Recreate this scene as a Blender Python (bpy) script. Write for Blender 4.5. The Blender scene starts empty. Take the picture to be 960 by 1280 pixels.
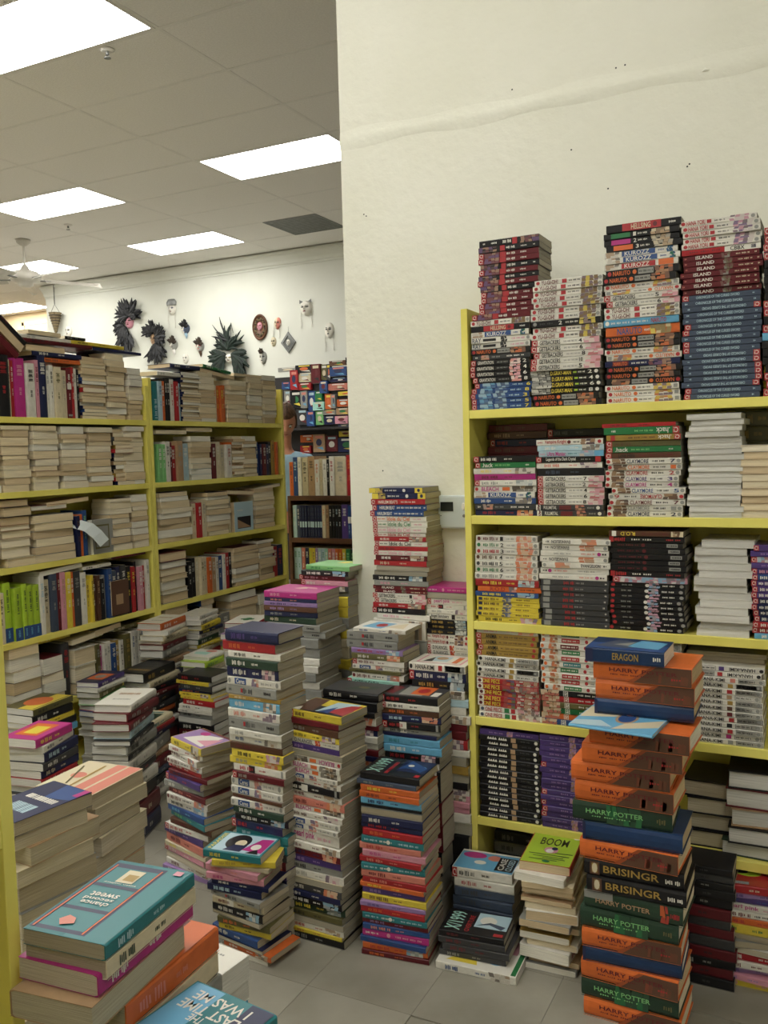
import bpy, bmesh, math, random, re
from mathutils import Matrix, Vector, Quaternion
from math import sin, cos, pi, radians
rnd = random.Random(7)
scene = bpy.context.scene
COL = scene.collection

# ------------------------------------------------------------------ camera
cam_data = bpy.data.cameras.new('camera')
cam_data.sensor_fit = 'VERTICAL'
cam_data.sensor_height = 24.0
cam_data.lens = 24.0 * 1111.35 / 1280.0
cam_data.clip_start = 0.02
cam = bpy.data.objects.new('camera', cam_data)
COL.objects.link(cam)
CAM_RIGHT, CAM_UP, CAM_FWD = ((0.89361, 0.448013, -0.027317), (-0.006785, 0.074336, 0.99721), (-0.448794, 0.890931, -0.069467))
EYE = 1.42
m = Matrix((CAM_RIGHT, CAM_UP, tuple(-v for v in CAM_FWD))).transposed().to_4x4()
m.translation = (0, 0, EYE)
cam.matrix_world = m
scene.camera = cam

# ------------------------------------------------------------------ world, exposure
world = bpy.data.worlds.new('world')
scene.world = world
world.use_nodes = True
world.node_tree.nodes['Background'].inputs[0].default_value = (0.9, 0.85, 0.75, 1)
world.node_tree.nodes['Background'].inputs[1].default_value = 0.15
scene.view_settings.view_transform = 'Standard'
scene.view_settings.look = 'None'
scene.view_settings.gamma = 1.0
scene.view_settings.use_curve_mapping = False
scene.view_settings.exposure = 0.97
LAMP_STRENGTH = 9.0
LAMP_COLOR = (1.0, 0.985, 0.925)

# ceiling grid: X0/Y0 is one grid crossing, cells are 4 by 2 feet
GX, GY, CW, CD = -5.698, 3.925, 1.2192, 0.6096
CEIL = 3.722
WALL_Y = 2.70        # white wall behind the manga bookcase
WALL_X = -1.487      # its free corner
MASK_Y = 8.80        # far wall with the masks
LEFT_X = -2.95       # face of the two novel bookcases

# ------------------------------------------------------------------ helpers
def lin(c):
    f = lambda v: v / 12.92 if v <= 0.04045 else ((v + 0.055) / 1.055) ** 2.4
    return (f(c[0] / 255), f(c[1] / 255), f(c[2] / 255), 1.0)

PAL = dict(wh=(216, 212, 200), cr=(206, 192, 158), gy=(140, 140, 134), dg=(62, 62, 64), bk=(26, 25, 28), rd=(176, 34, 40),
           dr=(104, 26, 34), og=(216, 98, 38), ye=(222, 196, 50), gd=(164, 130, 52), gn=(34, 116, 62), lg=(120, 190, 112), dn=(38, 62, 46),
           te=(36, 120, 128), sk=(92, 164, 204), lb=(166, 196, 208), bl=(40, 74, 136), nv=(30, 36, 78), pu=(78, 56, 124),
           lv=(148, 116, 172), pk=(212, 140, 158), mg=(186, 40, 128), br=(92, 58, 40), tn=(172, 136, 98), ol=(98, 92, 52),
           sa=(212, 122, 104), lm=(164, 198, 40), sl=(66, 78, 100), pp=(212, 202, 178), hp=(214, 108, 50), mn=(150, 206, 190), hb=(30, 56, 98))
CW_NAME = dict(wh='white', cr='cream', gy='grey', dg='charcoal', bk='black', rd='red', dr='dark red', og='orange', ye='yellow', gd='gold',
               gn='green', lg='light green', dn='dark green', te='teal', sk='sky blue', lb='pale blue', bl='blue', nv='navy', pu='purple',
               lv='lavender', pk='pink', mg='magenta', br='brown', tn='tan', ol='olive', sa='salmon', lm='lime', sl='slate blue',
               pp='paper white', hp='orange and brown', mn='mint', hb='blue')
def mute(v):
    g = .3 * v[0] + .55 * v[1] + .15 * v[2]
    return tuple(x * .86 + g * .14 for x in v)
C = {k: lin(mute(v)) for k, v in PAL.items()}

def nodes(name, rough=0.5, color=None, spec=0.5):
    mt = bpy.data.materials.new(name)
    mt.use_nodes = True
    nt = mt.node_tree
    b = nt.nodes['Principled BSDF']
    b.inputs['Roughness'].default_value = rough
    b.inputs['Specular IOR Level'].default_value = spec
    if color: b.inputs['Base Color'].default_value = lin(color)
    return mt, nt, b

def noisy(name, color, color2, scale=8.0, rough=0.6, bump=0.0, bscale=60.0, detail=4.0, spec=0.4, coord='Object', stretch=(1, 1, 1)):
    """a colour that wanders between two tones, with fine relief"""
    mt, nt, b = nodes(name, rough, color, spec)
    tc = nt.nodes.new('ShaderNodeTexCoord'); mp = nt.nodes.new('ShaderNodeMapping')
    mp.inputs['Scale'].default_value = stretch
    n = nt.nodes.new('ShaderNodeTexNoise'); n.inputs['Scale'].default_value = scale; n.inputs['Detail'].default_value = detail
    mx = nt.nodes.new('ShaderNodeMix'); mx.data_type = 'RGBA'
    mx.inputs['A'].default_value = lin(color); mx.inputs['B'].default_value = lin(color2)
    rp = nt.nodes.new('ShaderNodeMapRange'); rp.inputs['From Min'].default_value = 0.35; rp.inputs['From Max'].default_value = 0.65
    L = nt.links.new
    L(tc.outputs[coord], mp.inputs['Vector']); L(mp.outputs['Vector'], n.inputs['Vector'])
    L(n.outputs['Fac'], rp.inputs['Value']); L(rp.outputs['Result'], mx.inputs['Factor']); L(mx.outputs['Result'], b.inputs['Base Color'])
    if bump:
        n2 = nt.nodes.new('ShaderNodeTexNoise'); n2.inputs['Scale'].default_value = bscale; n2.inputs['Detail'].default_value = 3
        bp = nt.nodes.new('ShaderNodeBump'); bp.inputs['Strength'].default_value = bump; bp.inputs['Distance'].default_value = 0.004
        L(mp.outputs['Vector'], n2.inputs['Vector']); L(n2.outputs['Fac'], bp.inputs['Height']); L(bp.outputs['Normal'], b.inputs['Normal'])
    return mt

def object_tinted(name, rough, lines=False):
    """base colour comes from each object's own colour"""
    mt, nt, b = nodes(name, rough, None, 0.32)
    oi = nt.nodes.new('ShaderNodeObjectInfo'); tc = nt.nodes.new('ShaderNodeTexCoord'); mp = nt.nodes.new('ShaderNodeMapping')
    n = nt.nodes.new('ShaderNodeTexNoise'); mx = nt.nodes.new('ShaderNodeMix'); mx.data_type = 'RGBA'; mx.blend_type = 'MULTIPLY'
    rp = nt.nodes.new('ShaderNodeMapRange')
    L = nt.links.new
    L(tc.outputs['Object'], mp.inputs['Vector']); L(mp.outputs['Vector'], n.inputs['Vector']); L(n.outputs['Fac'], rp.inputs['Value'])
    rp.inputs['From Min'].default_value = 0.3; rp.inputs['From Max'].default_value = 0.7
    if lines:
        mp.inputs['Scale'].default_value = (1.5, 1.5, 46); n.inputs['Scale'].default_value = 1.0; n.inputs['Detail'].default_value = 3
        rp.inputs['To Min'].default_value = 0.72; rp.inputs['To Max'].default_value = 1.04
        bp = nt.nodes.new('ShaderNodeBump'); bp.inputs['Strength'].default_value = 0.5; bp.inputs['Distance'].default_value = 0.002
        L(n.outputs['Fac'], bp.inputs['Height']); L(bp.outputs['Normal'], b.inputs['Normal'])
    else:
        mp.inputs['Scale'].default_value = (9, 5, 2); n.inputs['Scale'].default_value = 1.0; n.inputs['Detail'].default_value = 5
        rp.inputs['To Min'].default_value = 0.86; rp.inputs['To Max'].default_value = 1.06
    mx.inputs['Factor'].default_value = 1.0
    L(oi.outputs['Color'], mx.inputs['A']); L(rp.outputs['Result'], mx.inputs['B']); L(mx.outputs['Result'], b.inputs['Base Color'])
    return mt

def printed(name, rough):
    """flat print: the colour sits in the mesh's face colours"""
    mt, nt, b = nodes(name, rough)
    at = nt.nodes.new('ShaderNodeVertexColor'); at.layer_name = 'Col'
    nt.links.new(at.outputs['Color'], b.inputs['Base Color'])
    return mt

M = dict(
    cover=object_tinted('book_cover_card', 0.34), pages=object_tinted('book_pages', 0.85, True), print=printed('print_ink', 0.38), dull=printed('painted_surface', 0.7),
    yellow=noisy('yellow_paint', (234, 224, 118), (220, 208, 100), 6, 0.42, 0.15, 30),
    wall=noisy('white_wall_paint', (230, 229, 216), (224, 223, 208), 2.5, 0.75, 0.8, 34),
    plain=noisy('far_wall_paint', (214, 215, 206), (208, 209, 199), 2.0, 0.8, 0.15, 20),
    tan=noisy('tan_wall_paint', (214, 192, 156), (206, 184, 146), 2.0, 0.8, 0.15, 20),
    tile=noisy('ceiling_tile_fibre', (240, 237, 233), (232, 229, 225), 90, 0.95, 0.5, 140),
    grid=noisy('ceiling_grid_metal', (232, 229, 225), (226, 223, 219), 10, 0.6),
    floor=noisy('vinyl_floor', (152, 148, 136), (128, 124, 112), 3.2, 0.42, 0.1, 40, 8),
    wood=noisy('brown_wood', (104, 66, 42), (74, 46, 30), 4, 0.5, 0.2, 30, 5, stretch=(1, 1, 8)),
    white=noisy('white_plastic', (206, 214, 216), (200, 208, 210), 10, 0.35),
    fanwhite=noisy('white_enamel', (206, 202, 194), (190, 186, 176), 10, 0.4),
    dark=noisy('dark_plastic', (28, 32, 30), (36, 40, 38), 10, 0.3),
    blackboard=noisy('black_shelf_paint', (30, 28, 30), (40, 36, 36), 6, 0.5),
    grey=noisy('grey_metal', (120, 122, 120), (104, 106, 104), 20, 0.4),
    skin=noisy('skin', (196, 142, 116), (184, 128, 104), 14, 0.5),
    shirt=noisy('pale_blue_cotton', (150, 178, 196), (134, 164, 184), 12, 0.85, 0.3, 90),
    jeans=noisy('blue_denim', (54, 66, 92), (44, 54, 78), 30, 0.9, 0.3, 120),
    hair=noisy('brown_hair', (92, 66, 46), (58, 40, 28), 60, 0.6, 0.6, 90, stretch=(1, 1, 0.15)),
    feather=noisy('black_feather', (13, 14, 17), (24, 26, 31), 30, 0.6, 0.5, 80),
    greenfeather=noisy('green_feather', (18, 40, 29), (12, 22, 19), 30, 0.6, 0.5, 80),
    brownfeather=noisy('brown_feather', (70, 58, 46), (46, 38, 32), 30, 0.7, 0.5, 80),
    straw=noisy('dry_straw', (128, 116, 88), (96, 84, 60), 40, 0.9, 0.6, 70),
)
def lamp_material(name, strength, color):
    mt = bpy.data.materials.new(name); mt.use_nodes = True
    nt = mt.node_tree; nt.nodes.remove(nt.nodes['Principled BSDF'])
    e = nt.nodes.new('ShaderNodeEmission'); e.inputs['Color'].default_value = (*color, 1); e.inputs['Strength'].default_value = strength
    nt.links.new(e.outputs[0], nt.nodes['Material Output'].inputs['Surface'])
    return mt
M['lamp'] = lamp_material('fluorescent_diffuser', LAMP_STRENGTH, LAMP_COLOR)
M['doorlight'] = lamp_material('lit_doorway', 1.1, (1.0, 0.86, 0.5))

def link(name, mesh, parent=None, mat=None, kind=None):
    o = bpy.data.objects.new(name, mesh); COL.objects.link(o)
    if parent: o.parent = parent
    if mat and mesh is not None and not mesh.materials: mesh.materials.append(mat)
    if kind: o['kind'] = kind
    return o

def meshdata(name, vs, fs, cols=None, smooth=False):
    me = bpy.data.meshes.new(name); me.from_pydata(vs, [], fs); me.update()
    if cols is not None:
        a = me.color_attributes.new('Col', 'FLOAT_COLOR', 'CORNER')
        flat = []
        for p in me.polygons: flat.extend(cols[p.index] * p.loop_total)
        a.data.foreach_set('color', flat)
    if smooth: me.polygons.foreach_set('use_smooth', [True] * len(me.polygons))
    return me

class MB:
    """collects shapes of ONE object"""
    def __init__(s): s.v = []; s.f = []; s.c = []
    def add(s, vs, fs, col=None):
        n = len(s.v); s.v += [tuple(v) for v in vs]; s.f += [tuple(i + n for i in f) for f in fs]; s.c += [col] * len(fs); return s
    def box(s, a, b, col=None, bev=0.0):
        x0, y0, z0 = a; x1, y1, z1 = b
        if bev <= 0:
            return s.add([(x0, y0, z0), (x1, y0, z0), (x1, y1, z0), (x0, y1, z0), (x0, y0, z1), (x1, y0, z1), (x1, y1, z1), (x0, y1, z1)],
                         [(0, 3, 2, 1), (4, 5, 6, 7), (0, 1, 5, 4), (1, 2, 6, 5), (2, 3, 7, 6), (3, 0, 4, 7)], col)
        bm = bmesh.new(); bmesh.ops.create_cube(bm, size=1.0)
        for v in bm.verts: v.co = Vector(((x0 + x1) / 2 + v.co.x * (x1 - x0), (y0 + y1) / 2 + v.co.y * (y1 - y0), (z0 + z1) / 2 + v.co.z * (z1 - z0)))
        bmesh.ops.bevel(bm, geom=bm.edges[:], offset=bev, segments=2, profile=0.5, affect='EDGES')
        bm.verts.index_update()
        s.add([v.co[:] for v in bm.verts], [[v.index for v in f.verts] for f in bm.faces], col); bm.free(); return s
    def lathe(s, prof, cen=(0, 0, 0), n=20, col=None, sy=1.0):
        vs = [(cen[0] + r * cos(2 * pi * k / n), cen[1] + sy * r * sin(2 * pi * k / n), cen[2] + z) for r, z in prof for k in range(n)]
        fs = [(i * n + k, i * n + (k + 1) % n, (i + 1) * n + (k + 1) % n, (i + 1) * n + k) for i in range(len(prof) - 1) for k in range(n)]
        return s.add(vs, fs, col)
    def tube(s, pts, r, n=6, col=None):
        rings = []
        for i, p in enumerate(pts):
            p = Vector(p); a = Vector(pts[max(i - 1, 0)]); b = Vector(pts[min(i + 1, len(pts) - 1)])
            q = (b - a).to_track_quat('Z', 'X'); rr = r[i] if isinstance(r, (list, tuple)) else r
            rings += [tuple(p + q @ Vector((rr * cos(2 * pi * k / n), rr * sin(2 * pi * k / n), 0))) for k in range(n)]
        fs = [(i * n + k, i * n + (k + 1) % n, (i + 1) * n + (k + 1) % n, (i + 1) * n + k) for i in range(len(pts) - 1) for k in range(n)]
        fs += [tuple(range(n))[::-1], tuple((len(pts) - 1) * n + k for k in range(n))]
        return s.add(rings, fs, col)
    def data(s, name, smooth=False):
        return meshdata(name, s.v, s.f, s.c if s.c and s.c[0] is not None else None, smooth)
    def build(s, name, mat, parent=None, kind=None, smooth=False):
        return link(name, s.data(name, smooth), parent, mat, kind)

def tag(o, label, cat, group=None):
    o['label'] = label; o['category'] = cat
    if group: o['group'] = group
    return o

def empty(name, loc=(0, 0, 0), rz=0.0, kind=None):
    o = bpy.data.objects.new(name, None); COL.objects.link(o); o.location = loc; o.rotation_euler = (0, 0, rz)
    if kind: o['kind'] = kind
    return o

# ------------------------------------------------------------------ lettering
_glyphs = {}
def glyphs(text):
    """outline of a word, scaled to the unit square"""
    if text not in _glyphs:
        cu = bpy.data.curves.new('word', 'FONT'); cu.body = text; cu.resolution_u = 2; cu.offset = 0.015
        ob = bpy.data.objects.new('word', cu)
        me = bpy.data.meshes.new_from_object(ob)
        vs = [v.co[:2] for v in me.vertices]; fs = [tuple(p.vertices) for p in me.polygons]
        bpy.data.objects.remove(ob); bpy.data.curves.remove(cu); bpy.data.meshes.remove(me)
        xs = [v[0] for v in vs]; ys = [v[1] for v in vs]
        x0, x1, y0, y1 = min(xs), max(xs), min(ys), max(ys)
        _glyphs[text] = ([((x - x0) / (x1 - x0 or 1), (y - y0) / (y1 - y0 or 1)) for x, y in vs], fs)
    return _glyphs[text]

# spine designs: (cover colour, items, words for the label)
#   p rect | t text | b bars of unreadable small type | a small picture | m red publisher mark | o round mark
def mark(u=0.0): return [('p', u, u + .085, 'rd'), ('t', 'C!', u + .014, u + .072, 'wh', .16, .84)]
D = {
 'NAR': ('bk', [('o', .05, 'rd'), ('t', 'NARUTO', .1, .34, 'og'), ('o', .4, 'og'), ('p', .45, .66, 'gy', .12, .88), ('b', .46, .65, 'bk', 8), ('a', .68, .92, 'og tn dg')], 'black manga with orange title'),
 'NAW': ('wh', [('o', .05, 'rd'), ('t', 'NARUTO', .1, .34, 'og'), ('o', .4, 'og'), ('b', .45, .62, 'bk', 7), ('a', .66, .9, 'og tn ye bl'), ('p', .93, .985, 'gy', .2, .8)], 'white manga with orange title'),
 'NAB': ('og', [('t', 'NARUTO', .16, .5, 'bl', .15, .85), ('b', .53, .6, 'wh', 3), ('a', .62, .88, 'ye br cr')], 'thick orange manga with blue title'),
 'NAS': ('sk', [('o', .05, 'wh'), ('b', .1, .35, 'wh', 8), ('t', 'NARUTO', .64, .84, 'rd'), ('b', .38, .6, 'wh', 8)], 'sky blue manga with red title'),
 'NAX': ('nv', [('p', .1, .32, 'dr', .1, .9), ('t', 'NARUTO', .12, .3, 'og'), ('b', .36, .56, 'wh', 8), ('a', .6, .88, 'pu dr tn')], 'navy manga with red title panel'),
 'HEL': ('bk', [('p', .22, .74, 'rd'), ('t', 'HELLSING', .34, .6, 'cr', .15, .85), ('o', .66, 'dr'), ('b', .84, .93, 'wh', 3)], 'black manga with red title band'),
 'RAY': ('wh', [('t', 'RAY', .02, .17, 'sl', .1, .9), ('p', .2, .42, 'bk', .3, .75), ('a', .5, .6, 'bk dg'), ('b', .68, .9, 'pk', 7), ('o', .95, 'gy')], 'white manga with black silhouette'),
 'YGO': ('wh', [('o', .05, 'rd'), ('t', 'YU-GI-OH!', .1, .35, 'dr', .12, .88), ('p', .41, .48, 'rd', .15, .85), ('b', .51, .68, 'bk', 7), ('a', .7, .93, 'ye pu br'), ('o', .965, 'gy')], 'white manga with dark red title'),
 'YGB': ('bk', [('o', .05, 'gy'), ('b', .12, .34, 'dg', 5), ('t', '2', .4, .45, 'wh'), ('b', .5, .68, 'wh', 7), ('a', .7, .93, 'ye pu')], 'black manga with yellow picture'),
 'GET': ('wh', mark() + [('t', 'GETBACKERS', .12, .43, 'bk', .15, .85), ('b', .48, .68, 'gy', 9), ('t', '@', .7, .75, 'bk'), ('a', .78, 1, 'wh rd pk')], 'white manga with black title'),
 'DGM': ('bk', [('a', .0, .28, 'gy wh dg'), ('t', 'D.GRAY-MAN', .3, .6, 'ye', .15, .85), ('p', .63, .68, 'lm', .35, .65), ('b', .7, .8, 'wh', 4), ('t', '@', .84, .9, 'wh'), ('o', .96, 'wh')], 'black manga with pale yellow title'),
 'GRV': ('bk', mark() + [('t', 'GRAVITATION', .12, .4, 'wh', .2, .8), ('b', .46, .64, 'gy', 8), ('a', .68, .85, 'pk sa wh'), ('t', '@', .9, .96, 'wh')], 'black manga with white title'),
 'GRP': ('dg', [('b', .05, .1, 'wh', 1), ('a', .15, .3, 'tn sa gy'), ('b', .34, .5, 'gy', 5), ('b', .6, .9, 'wh', 6)], 'charcoal manga with pale lettering'),
 'BLU': ('bl', mark() + [('a', .14, .36, 'bl sk nv lb'), ('a', .4, .6, 'nv bl lb'), ('b', .66, .86, 'lb', 5), ('t', '@', .9, .97, 'ye')], 'blue manga with pale number'),
 'DRK': ('bk', [('a', .0, .3, 'dr tn bk pu'), ('p', .36, .44, 'rd'), ('b', .46, .62, 'wh', 5, .25, .75), ('b', .7, .8, 'wh', 3), ('b', .9, .94, 'wh', 1)], 'dark manga with a red middle band'),
 'DRC': ('dr', mark() + [('a', .1, .34, 'dr pu tn'), ('p', .36, .46, 'rd'), ('b', .47, .63, 'wh', 5, .25, .75), ('b', .7, .8, 'wh', 3)], 'dark red manga with red corner mark'),
 'KRZ': ('wh', [('a', .02, .2, 'tn wh dg'), ('p', .24, .7, 'bl', .08, .92), ('t', 'KUROZZ', .28, .62, 'wh', .15, .85), ('b', .74, .82, 'bl', 3), ('a', .86, .94, 'gn bl')], 'blue and white manga'),
 'KRR': ('wh', [('a', .02, .2, 'tn wh dg'), ('p', .24, .7, 'rd', .08, .92), ('t', 'KUROZZ', .28, .62, 'wh', .15, .85), ('p', .74, .94, 'og')], 'red and white manga'),
 'BKG': ('bk', [('p', .1, .36, 'gn', .1, .9), ('t', '1', .4, .44, 'wh'), ('b', .46, .6, 'wh', 5), ('a', .64, .88, 'cr tn br')], 'black manga with green title panel'),
 'BKM': ('bk', [('p', .1, .36, 'mg', .1, .9), ('t', '2', .4, .44, 'wh'), ('b', .46, .6, 'wh', 5), ('a', .64, .88, 'cr tn gy')], 'black manga with magenta title panel'),
 'BKO': ('bk', [('p', .1, .36, 'og', .1, .9), ('t', '3', .4, .44, 'wh'), ('b', .46, .6, 'wh', 5), ('a', .64, .88, 'cr tn gy')], 'black manga with orange title panel'),
 'HYD': ('wh', [('o', .05, 'rd'), ('t', 'HANA YORI', .09, .34, 'rd', .12, .88), ('p', .36, .42, 'rd', .2, .8), ('b', .46, .6, 'bk', 6), ('a', .66, .9, 'pu dg pk wh'), ('o', .95, 'gy')], 'white manga with red title'),
 'CBB': ('rd', [('b', .1, .5, 'dr', 7), ('p', .55, 1, 'wh'), ('t', 'CBBX', .62, .8, 'bk', .15, .85), ('p', .88, .94, 'nv', .2, .8)], 'red and white manga'),
 'ISL': ('dr', [('b', .02, .05, 'sa', 1), ('t', 'ISLAND', .17, .4, 'wh', .2, .8), ('a', .52, .62, 'ol gy dr'), ('b', .7, .88, 'cr', 6), ('b', .94, .97, 'cr', 1)], 'dark red manga with white title'),
 'CCS': ('sl', mark() + [('t', 'CHRONICLES OF THE CURSED SWORD', .18, .74, 'lb', .28, .72), ('b', .9, .93, 'lb', 1)], 'slate blue manga with red mark'),
 'CCN': ('sl', [('b', .04, .08, 'lb', 1), ('t', 'CHRONICLES OF THE CURSED SWORD', .18, .78, 'lb', .28, .72), ('b', .92, .95, 'lb', 1)], 'slate blue manga with pale title'),
 'HAK': ('gn', mark() + [('t', '.hack', .12, .3, 'wh', .15, .9), ('b', .34, .6, 'lg', 10), ('b', .84, .9, 'wh', 2)], 'green manga with white title'),
 'HKY': ('gd', mark() + [('t', '.hack', .12, .3, 'wh', .15, .9), ('b', .34, .7, 'br', 9), ('p', .88, .94, 'rd')], 'gold and red manga'),
 'LOV': ('br', mark() + [('t', 'Love Hina', .18, .4, 'bk', .15, .9), ('b', .46, .9, 'dr', 9)], 'brown manga with black title'),
 'CLV': ('wh', [('o', .03, 'rd'), ('a', .08, .26, 'br tn dg'), ('t', 'CLAYMORE', .28, .57, '#', .15, .85), ('b', .62, .8, 'bk', 5), ('t', '@', .85, .92, '#'), ('o', .96, 'gy')], 'white manga with slanted title'),
 'VAM': ('wh', [('b', .02, .1, 'rd', 2), ('t', 'Vampire Knight', .13, .46, 'rd', .12, .95), ('o', .5, 'dr'), ('b', .56, .66, 'bk', 3), ('a', .68, .88, 'dr nv tn'), ('o', .95, 'rd')], 'white manga with red title'),
 'ULT': ('lb', [('b', .02, .1, 'pk', 2), ('t', 'Ultra Maniac', .13, .42, 'mg', .15, .9), ('b', .46, .6, 'te', 4), ('a', .64, .84, 'cr pk sk'), ('p', .86, 1, 'sk')], 'pale blue manga with pink title'),
 'LDC': ('bk', mark() + [('t', 'Legends of the Dark Crystal', .16, .62, 'wh', .15, .9), ('b', .7, .85, 'gy', 6), ('p', .92, 1, 'rd')], 'black manga with white title'),
 'FMA': ('dg', [('p', .0, .07, 'wh'), ('a', .02, .06, 'dr'), ('t', 'FULLMETAL', .12, .32, 'wh', .2, .8), ('p', .36, .54, 'dr', .1, .9), ('a', .6, .74, 'tn sa br'), ('b', .78, .88, 'gy', 3), ('o', .94, 'wh')], 'charcoal manga with dark red panel'),
 'TSU': ('wh', [('o', .05, '#'), ('b', .12, .37, '#', 6, .16, .84), ('t', '@', .4, .45, 'bk'), ('b', .5, .64, 'gy', 5), ('a', .66, .9, 'og sa cr'), ('o', .95, 'gy')], 'white manga with coloured title'),
 'ROD': ('og', [('t', 'R.O.D', .2, .44, 'rd', .12, .88), ('a', .5, .62, 'nv sa wh'), ('b', .68, .9, 'br', 6)], 'orange manga with red title'),
 'ROB': ('br', [('p', .0, .16, 'cr'), ('a', .04, .14, 'tn br'), ('b', .2, .55, 'dr', 9), ('t', 'R.O.D', .64, .84, 'ye', .15, .85), ('p', .9, .96, 'wh')], 'brown manga with yellow title'),
 'YLW': ('ye', [('p', .03, .09, 'nv', .2, .8), ('b', .12, .36, 'br', 6, .2, .8), ('a', .42, .56, 'nv cr bl'), ('b', .64, .88, 'br', 5)], 'yellow manga with blue picture'),
 'EVA': ('wh', [('o', .04, 'gy'), ('a', .2, .42, 'og tn wh'), ('t', 'EVANGELION', .58, .86, 'bk', .22, .78), ('b', .9, .96, 'bk', 1)], 'white manga with small black title'),
 'EVP': ('wh', [('b', .2, .45, 'gy', 7), ('o', .86, 'mg'), ('b', .9, .97, 'bk', 1), ('b', .6, .8, 'sa', 6)], 'white manga with pink dot'),
 'GRR': ('dg', [('p', .04, .14, 'gy', .1, .9), ('b', .34, .5, 'rd', 4, .18, .82), ('b', .52, .64, 'gy', 4), ('b', .94, .97, 'wh', 1)], 'charcoal manga with red title'),
 'GOR': ('bk', [('p', .0, .06, 'rd'), ('b', .07, .22, 'rd', 3, .08, .92), ('b', .3, .6, 'wh', 5), ('b', .76, .95, 'rd', 4)], 'black manga with large red title'),
 'BBL': ('bk', [('b', .1, .4, 'dr', 6), ('o', .46, 'dr'), ('p', .78, .93, 'gy', .2, .8), ('b', .8, .92, 'bk', 3)], 'black manga with grey end label'),
 'MIX': ('pk', mark() + [('a', .1, .5, 'sk lb rd wh'), ('a', .5, .96, 'dr wh sk')], 'pink and blue manga'),
 'DNC': ('bk', [('o', .04, 'rd'), ('b', .16, .3, 'gy', 4), ('o', .5, 'wh'), ('a', .52, .66, 'gy pk sk'), ('b', .7, .88, 'wh', 5), ('o', .95, 'gy')], 'black manga with round picture'),
 'ANI': ('gd', mark() + [('t', 'ANIMA', .16, .34, 'bk', .15, .85), ('b', .38, .42, 'br', 1), ('b', .46, .84, 'br', 12), ('o', .93, 'rd')], 'gold manga with black title'),
 'HAN': ('wh', [('o', .04, 'bk'), ('t', 'HANA-KIMI', .12, .46, 'bk', .2, .8), ('p', .53, .6, '#', .15, .85), ('p', .64, .985, 'gy', .08, .92), ('p', .65, .975, 'wh', .14, .86), ('b', .66, .86, 'bk', 8), ('o', .94, 'gy')], 'white manga with black title'),
 'ONE': ('rd', [('p', .0, .1, 'wh'), ('o', .05, 'dr'), ('t', 'ONE PIECE', .1, .38, 'ye', .12, .88), ('a', .42, .62, 'gn bl og rd'), ('a', .64, .98, 'tn dg wh rd')], 'red manga with yellow title'),
 'ONW': ('wh', [('o', .05, 'sl'), ('t', 'ONE PIECE', .1, .38, 'rd', .12, .88), ('p', .42, .5, 'gn', .1, .9), ('p', .53, .6, 'rd', .1, .9), ('a', .64, .98, 'tn dg wh pk')], 'white manga with red title'),
 'FRB': ('wh', [('o', .04, 'og'), ('a', .14, .28, 'cr og br'), ('p', .34, .64, '#', .15, .85), ('b', .36, .62, 'wh', 8), ('o', .75, 'rd'), ('b', .82, .95, 'gy', 4)], 'white manga with orange eye mark'),
 'ES1': ('#', [('a', .0, .3, 'cr rd tn'), ('p', .38, .46, 'wh', .05, .95), ('t', 'ES', .39, .45, '#', .1, .9), ('b', .62, .9, 'wh', 6)], 'manga with large two letter title'),
 'WAV': ('bk', [('z', .14, .30, 'wh'), ('z', .33, .47, 'wh'), ('p', .54, .62, 'tn', .1, .9), ('b', .7, .86, 'dg', 4), ('o', .95, 'wh')], 'black manga with white wavy title'),
 'PUC': ('pu', mark() + [('b', .3, .9, 'lv', 10)], 'purple manga with red mark'),
 'PUP': ('pu', [('b', .16, .4, 'lv', 7), ('a', .46, .56, 'pk gd lv'), ('b', .62, .9, 'lv', 8)], 'purple manga with small picture'),
 'PIN': ('wh', mark() + [('t', 'pearl pink', .16, .55, 'mg', .15, .95), ('b', .6, .85, 'pk', 6)], 'white manga with pink title'),
 'ANG': ('wh', [('o', .05, 'gy'), ('t', 'Angel Sanctuary', .12, .56, 'dg', .15, .9), ('p', .62, .7, 'bk', .1, .9), ('b', .74, .96, 'gy', 5)], 'white manga with grey title'),
 'DNA': ('wh', mark() + [('t', 'D.N.ANGEL', .14, .5, 'dg', .15, .85), ('a', .54, .64, 'rd og'), ('b', .7, .95, 'gy', 7)], 'white manga with charcoal title'),
 'GAT': ('mn', mark() + [('t', 'GATCHA GACHA', .14, .62, 'bk', .2, .8), ('b', .7, .95, 'gy', 6)], 'mint manga with black title'),
 'IDO': ('wh', mark() + [('b', .1, .26, '#', 5), ('t', 'Idole du Ciel', .28, .7, '#', .15, .95), ('b', .76, .92, 'pk', 5)], 'white manga with script title'),
 'DBZ': ('nv', [('p', .0, .12, 'ye'), ('a', .12, .26, 'ye tn bk'), ('b', .3, .52, 'wh', 7), ('o', .66, 'wh'), ('p', .86, 1, 'ye'), ('o', .93, 'nv')], 'navy manga with yellow ends'),
 'HBL': ('bl', mark() + [('t', 'HARLEM BEAT', .14, .42, 'wh', .2, .8), ('b', .46, .9, 'wh', 14), ('b', .95, .98, 'wh', 1)], 'blue manga with white title'),
 'HRD': ('rd', mark() + [('t', "HARLEM BEAT'S", .14, .5, 'wh', .2, .8), ('b', .56, .84, 'wh', 10), ('o', .94, 'rd')], 'red manga with white title'),
 'OGR': ('gy', [('b', .06, .12, 'bk', 2), ('p', .3, .34, 'rd', .3, .7), ('b', .34, .56, 'dg', 5, .2, .8), ('b', .76, .9, 'bk', 3)], 'grey manga with red and black title'),
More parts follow.
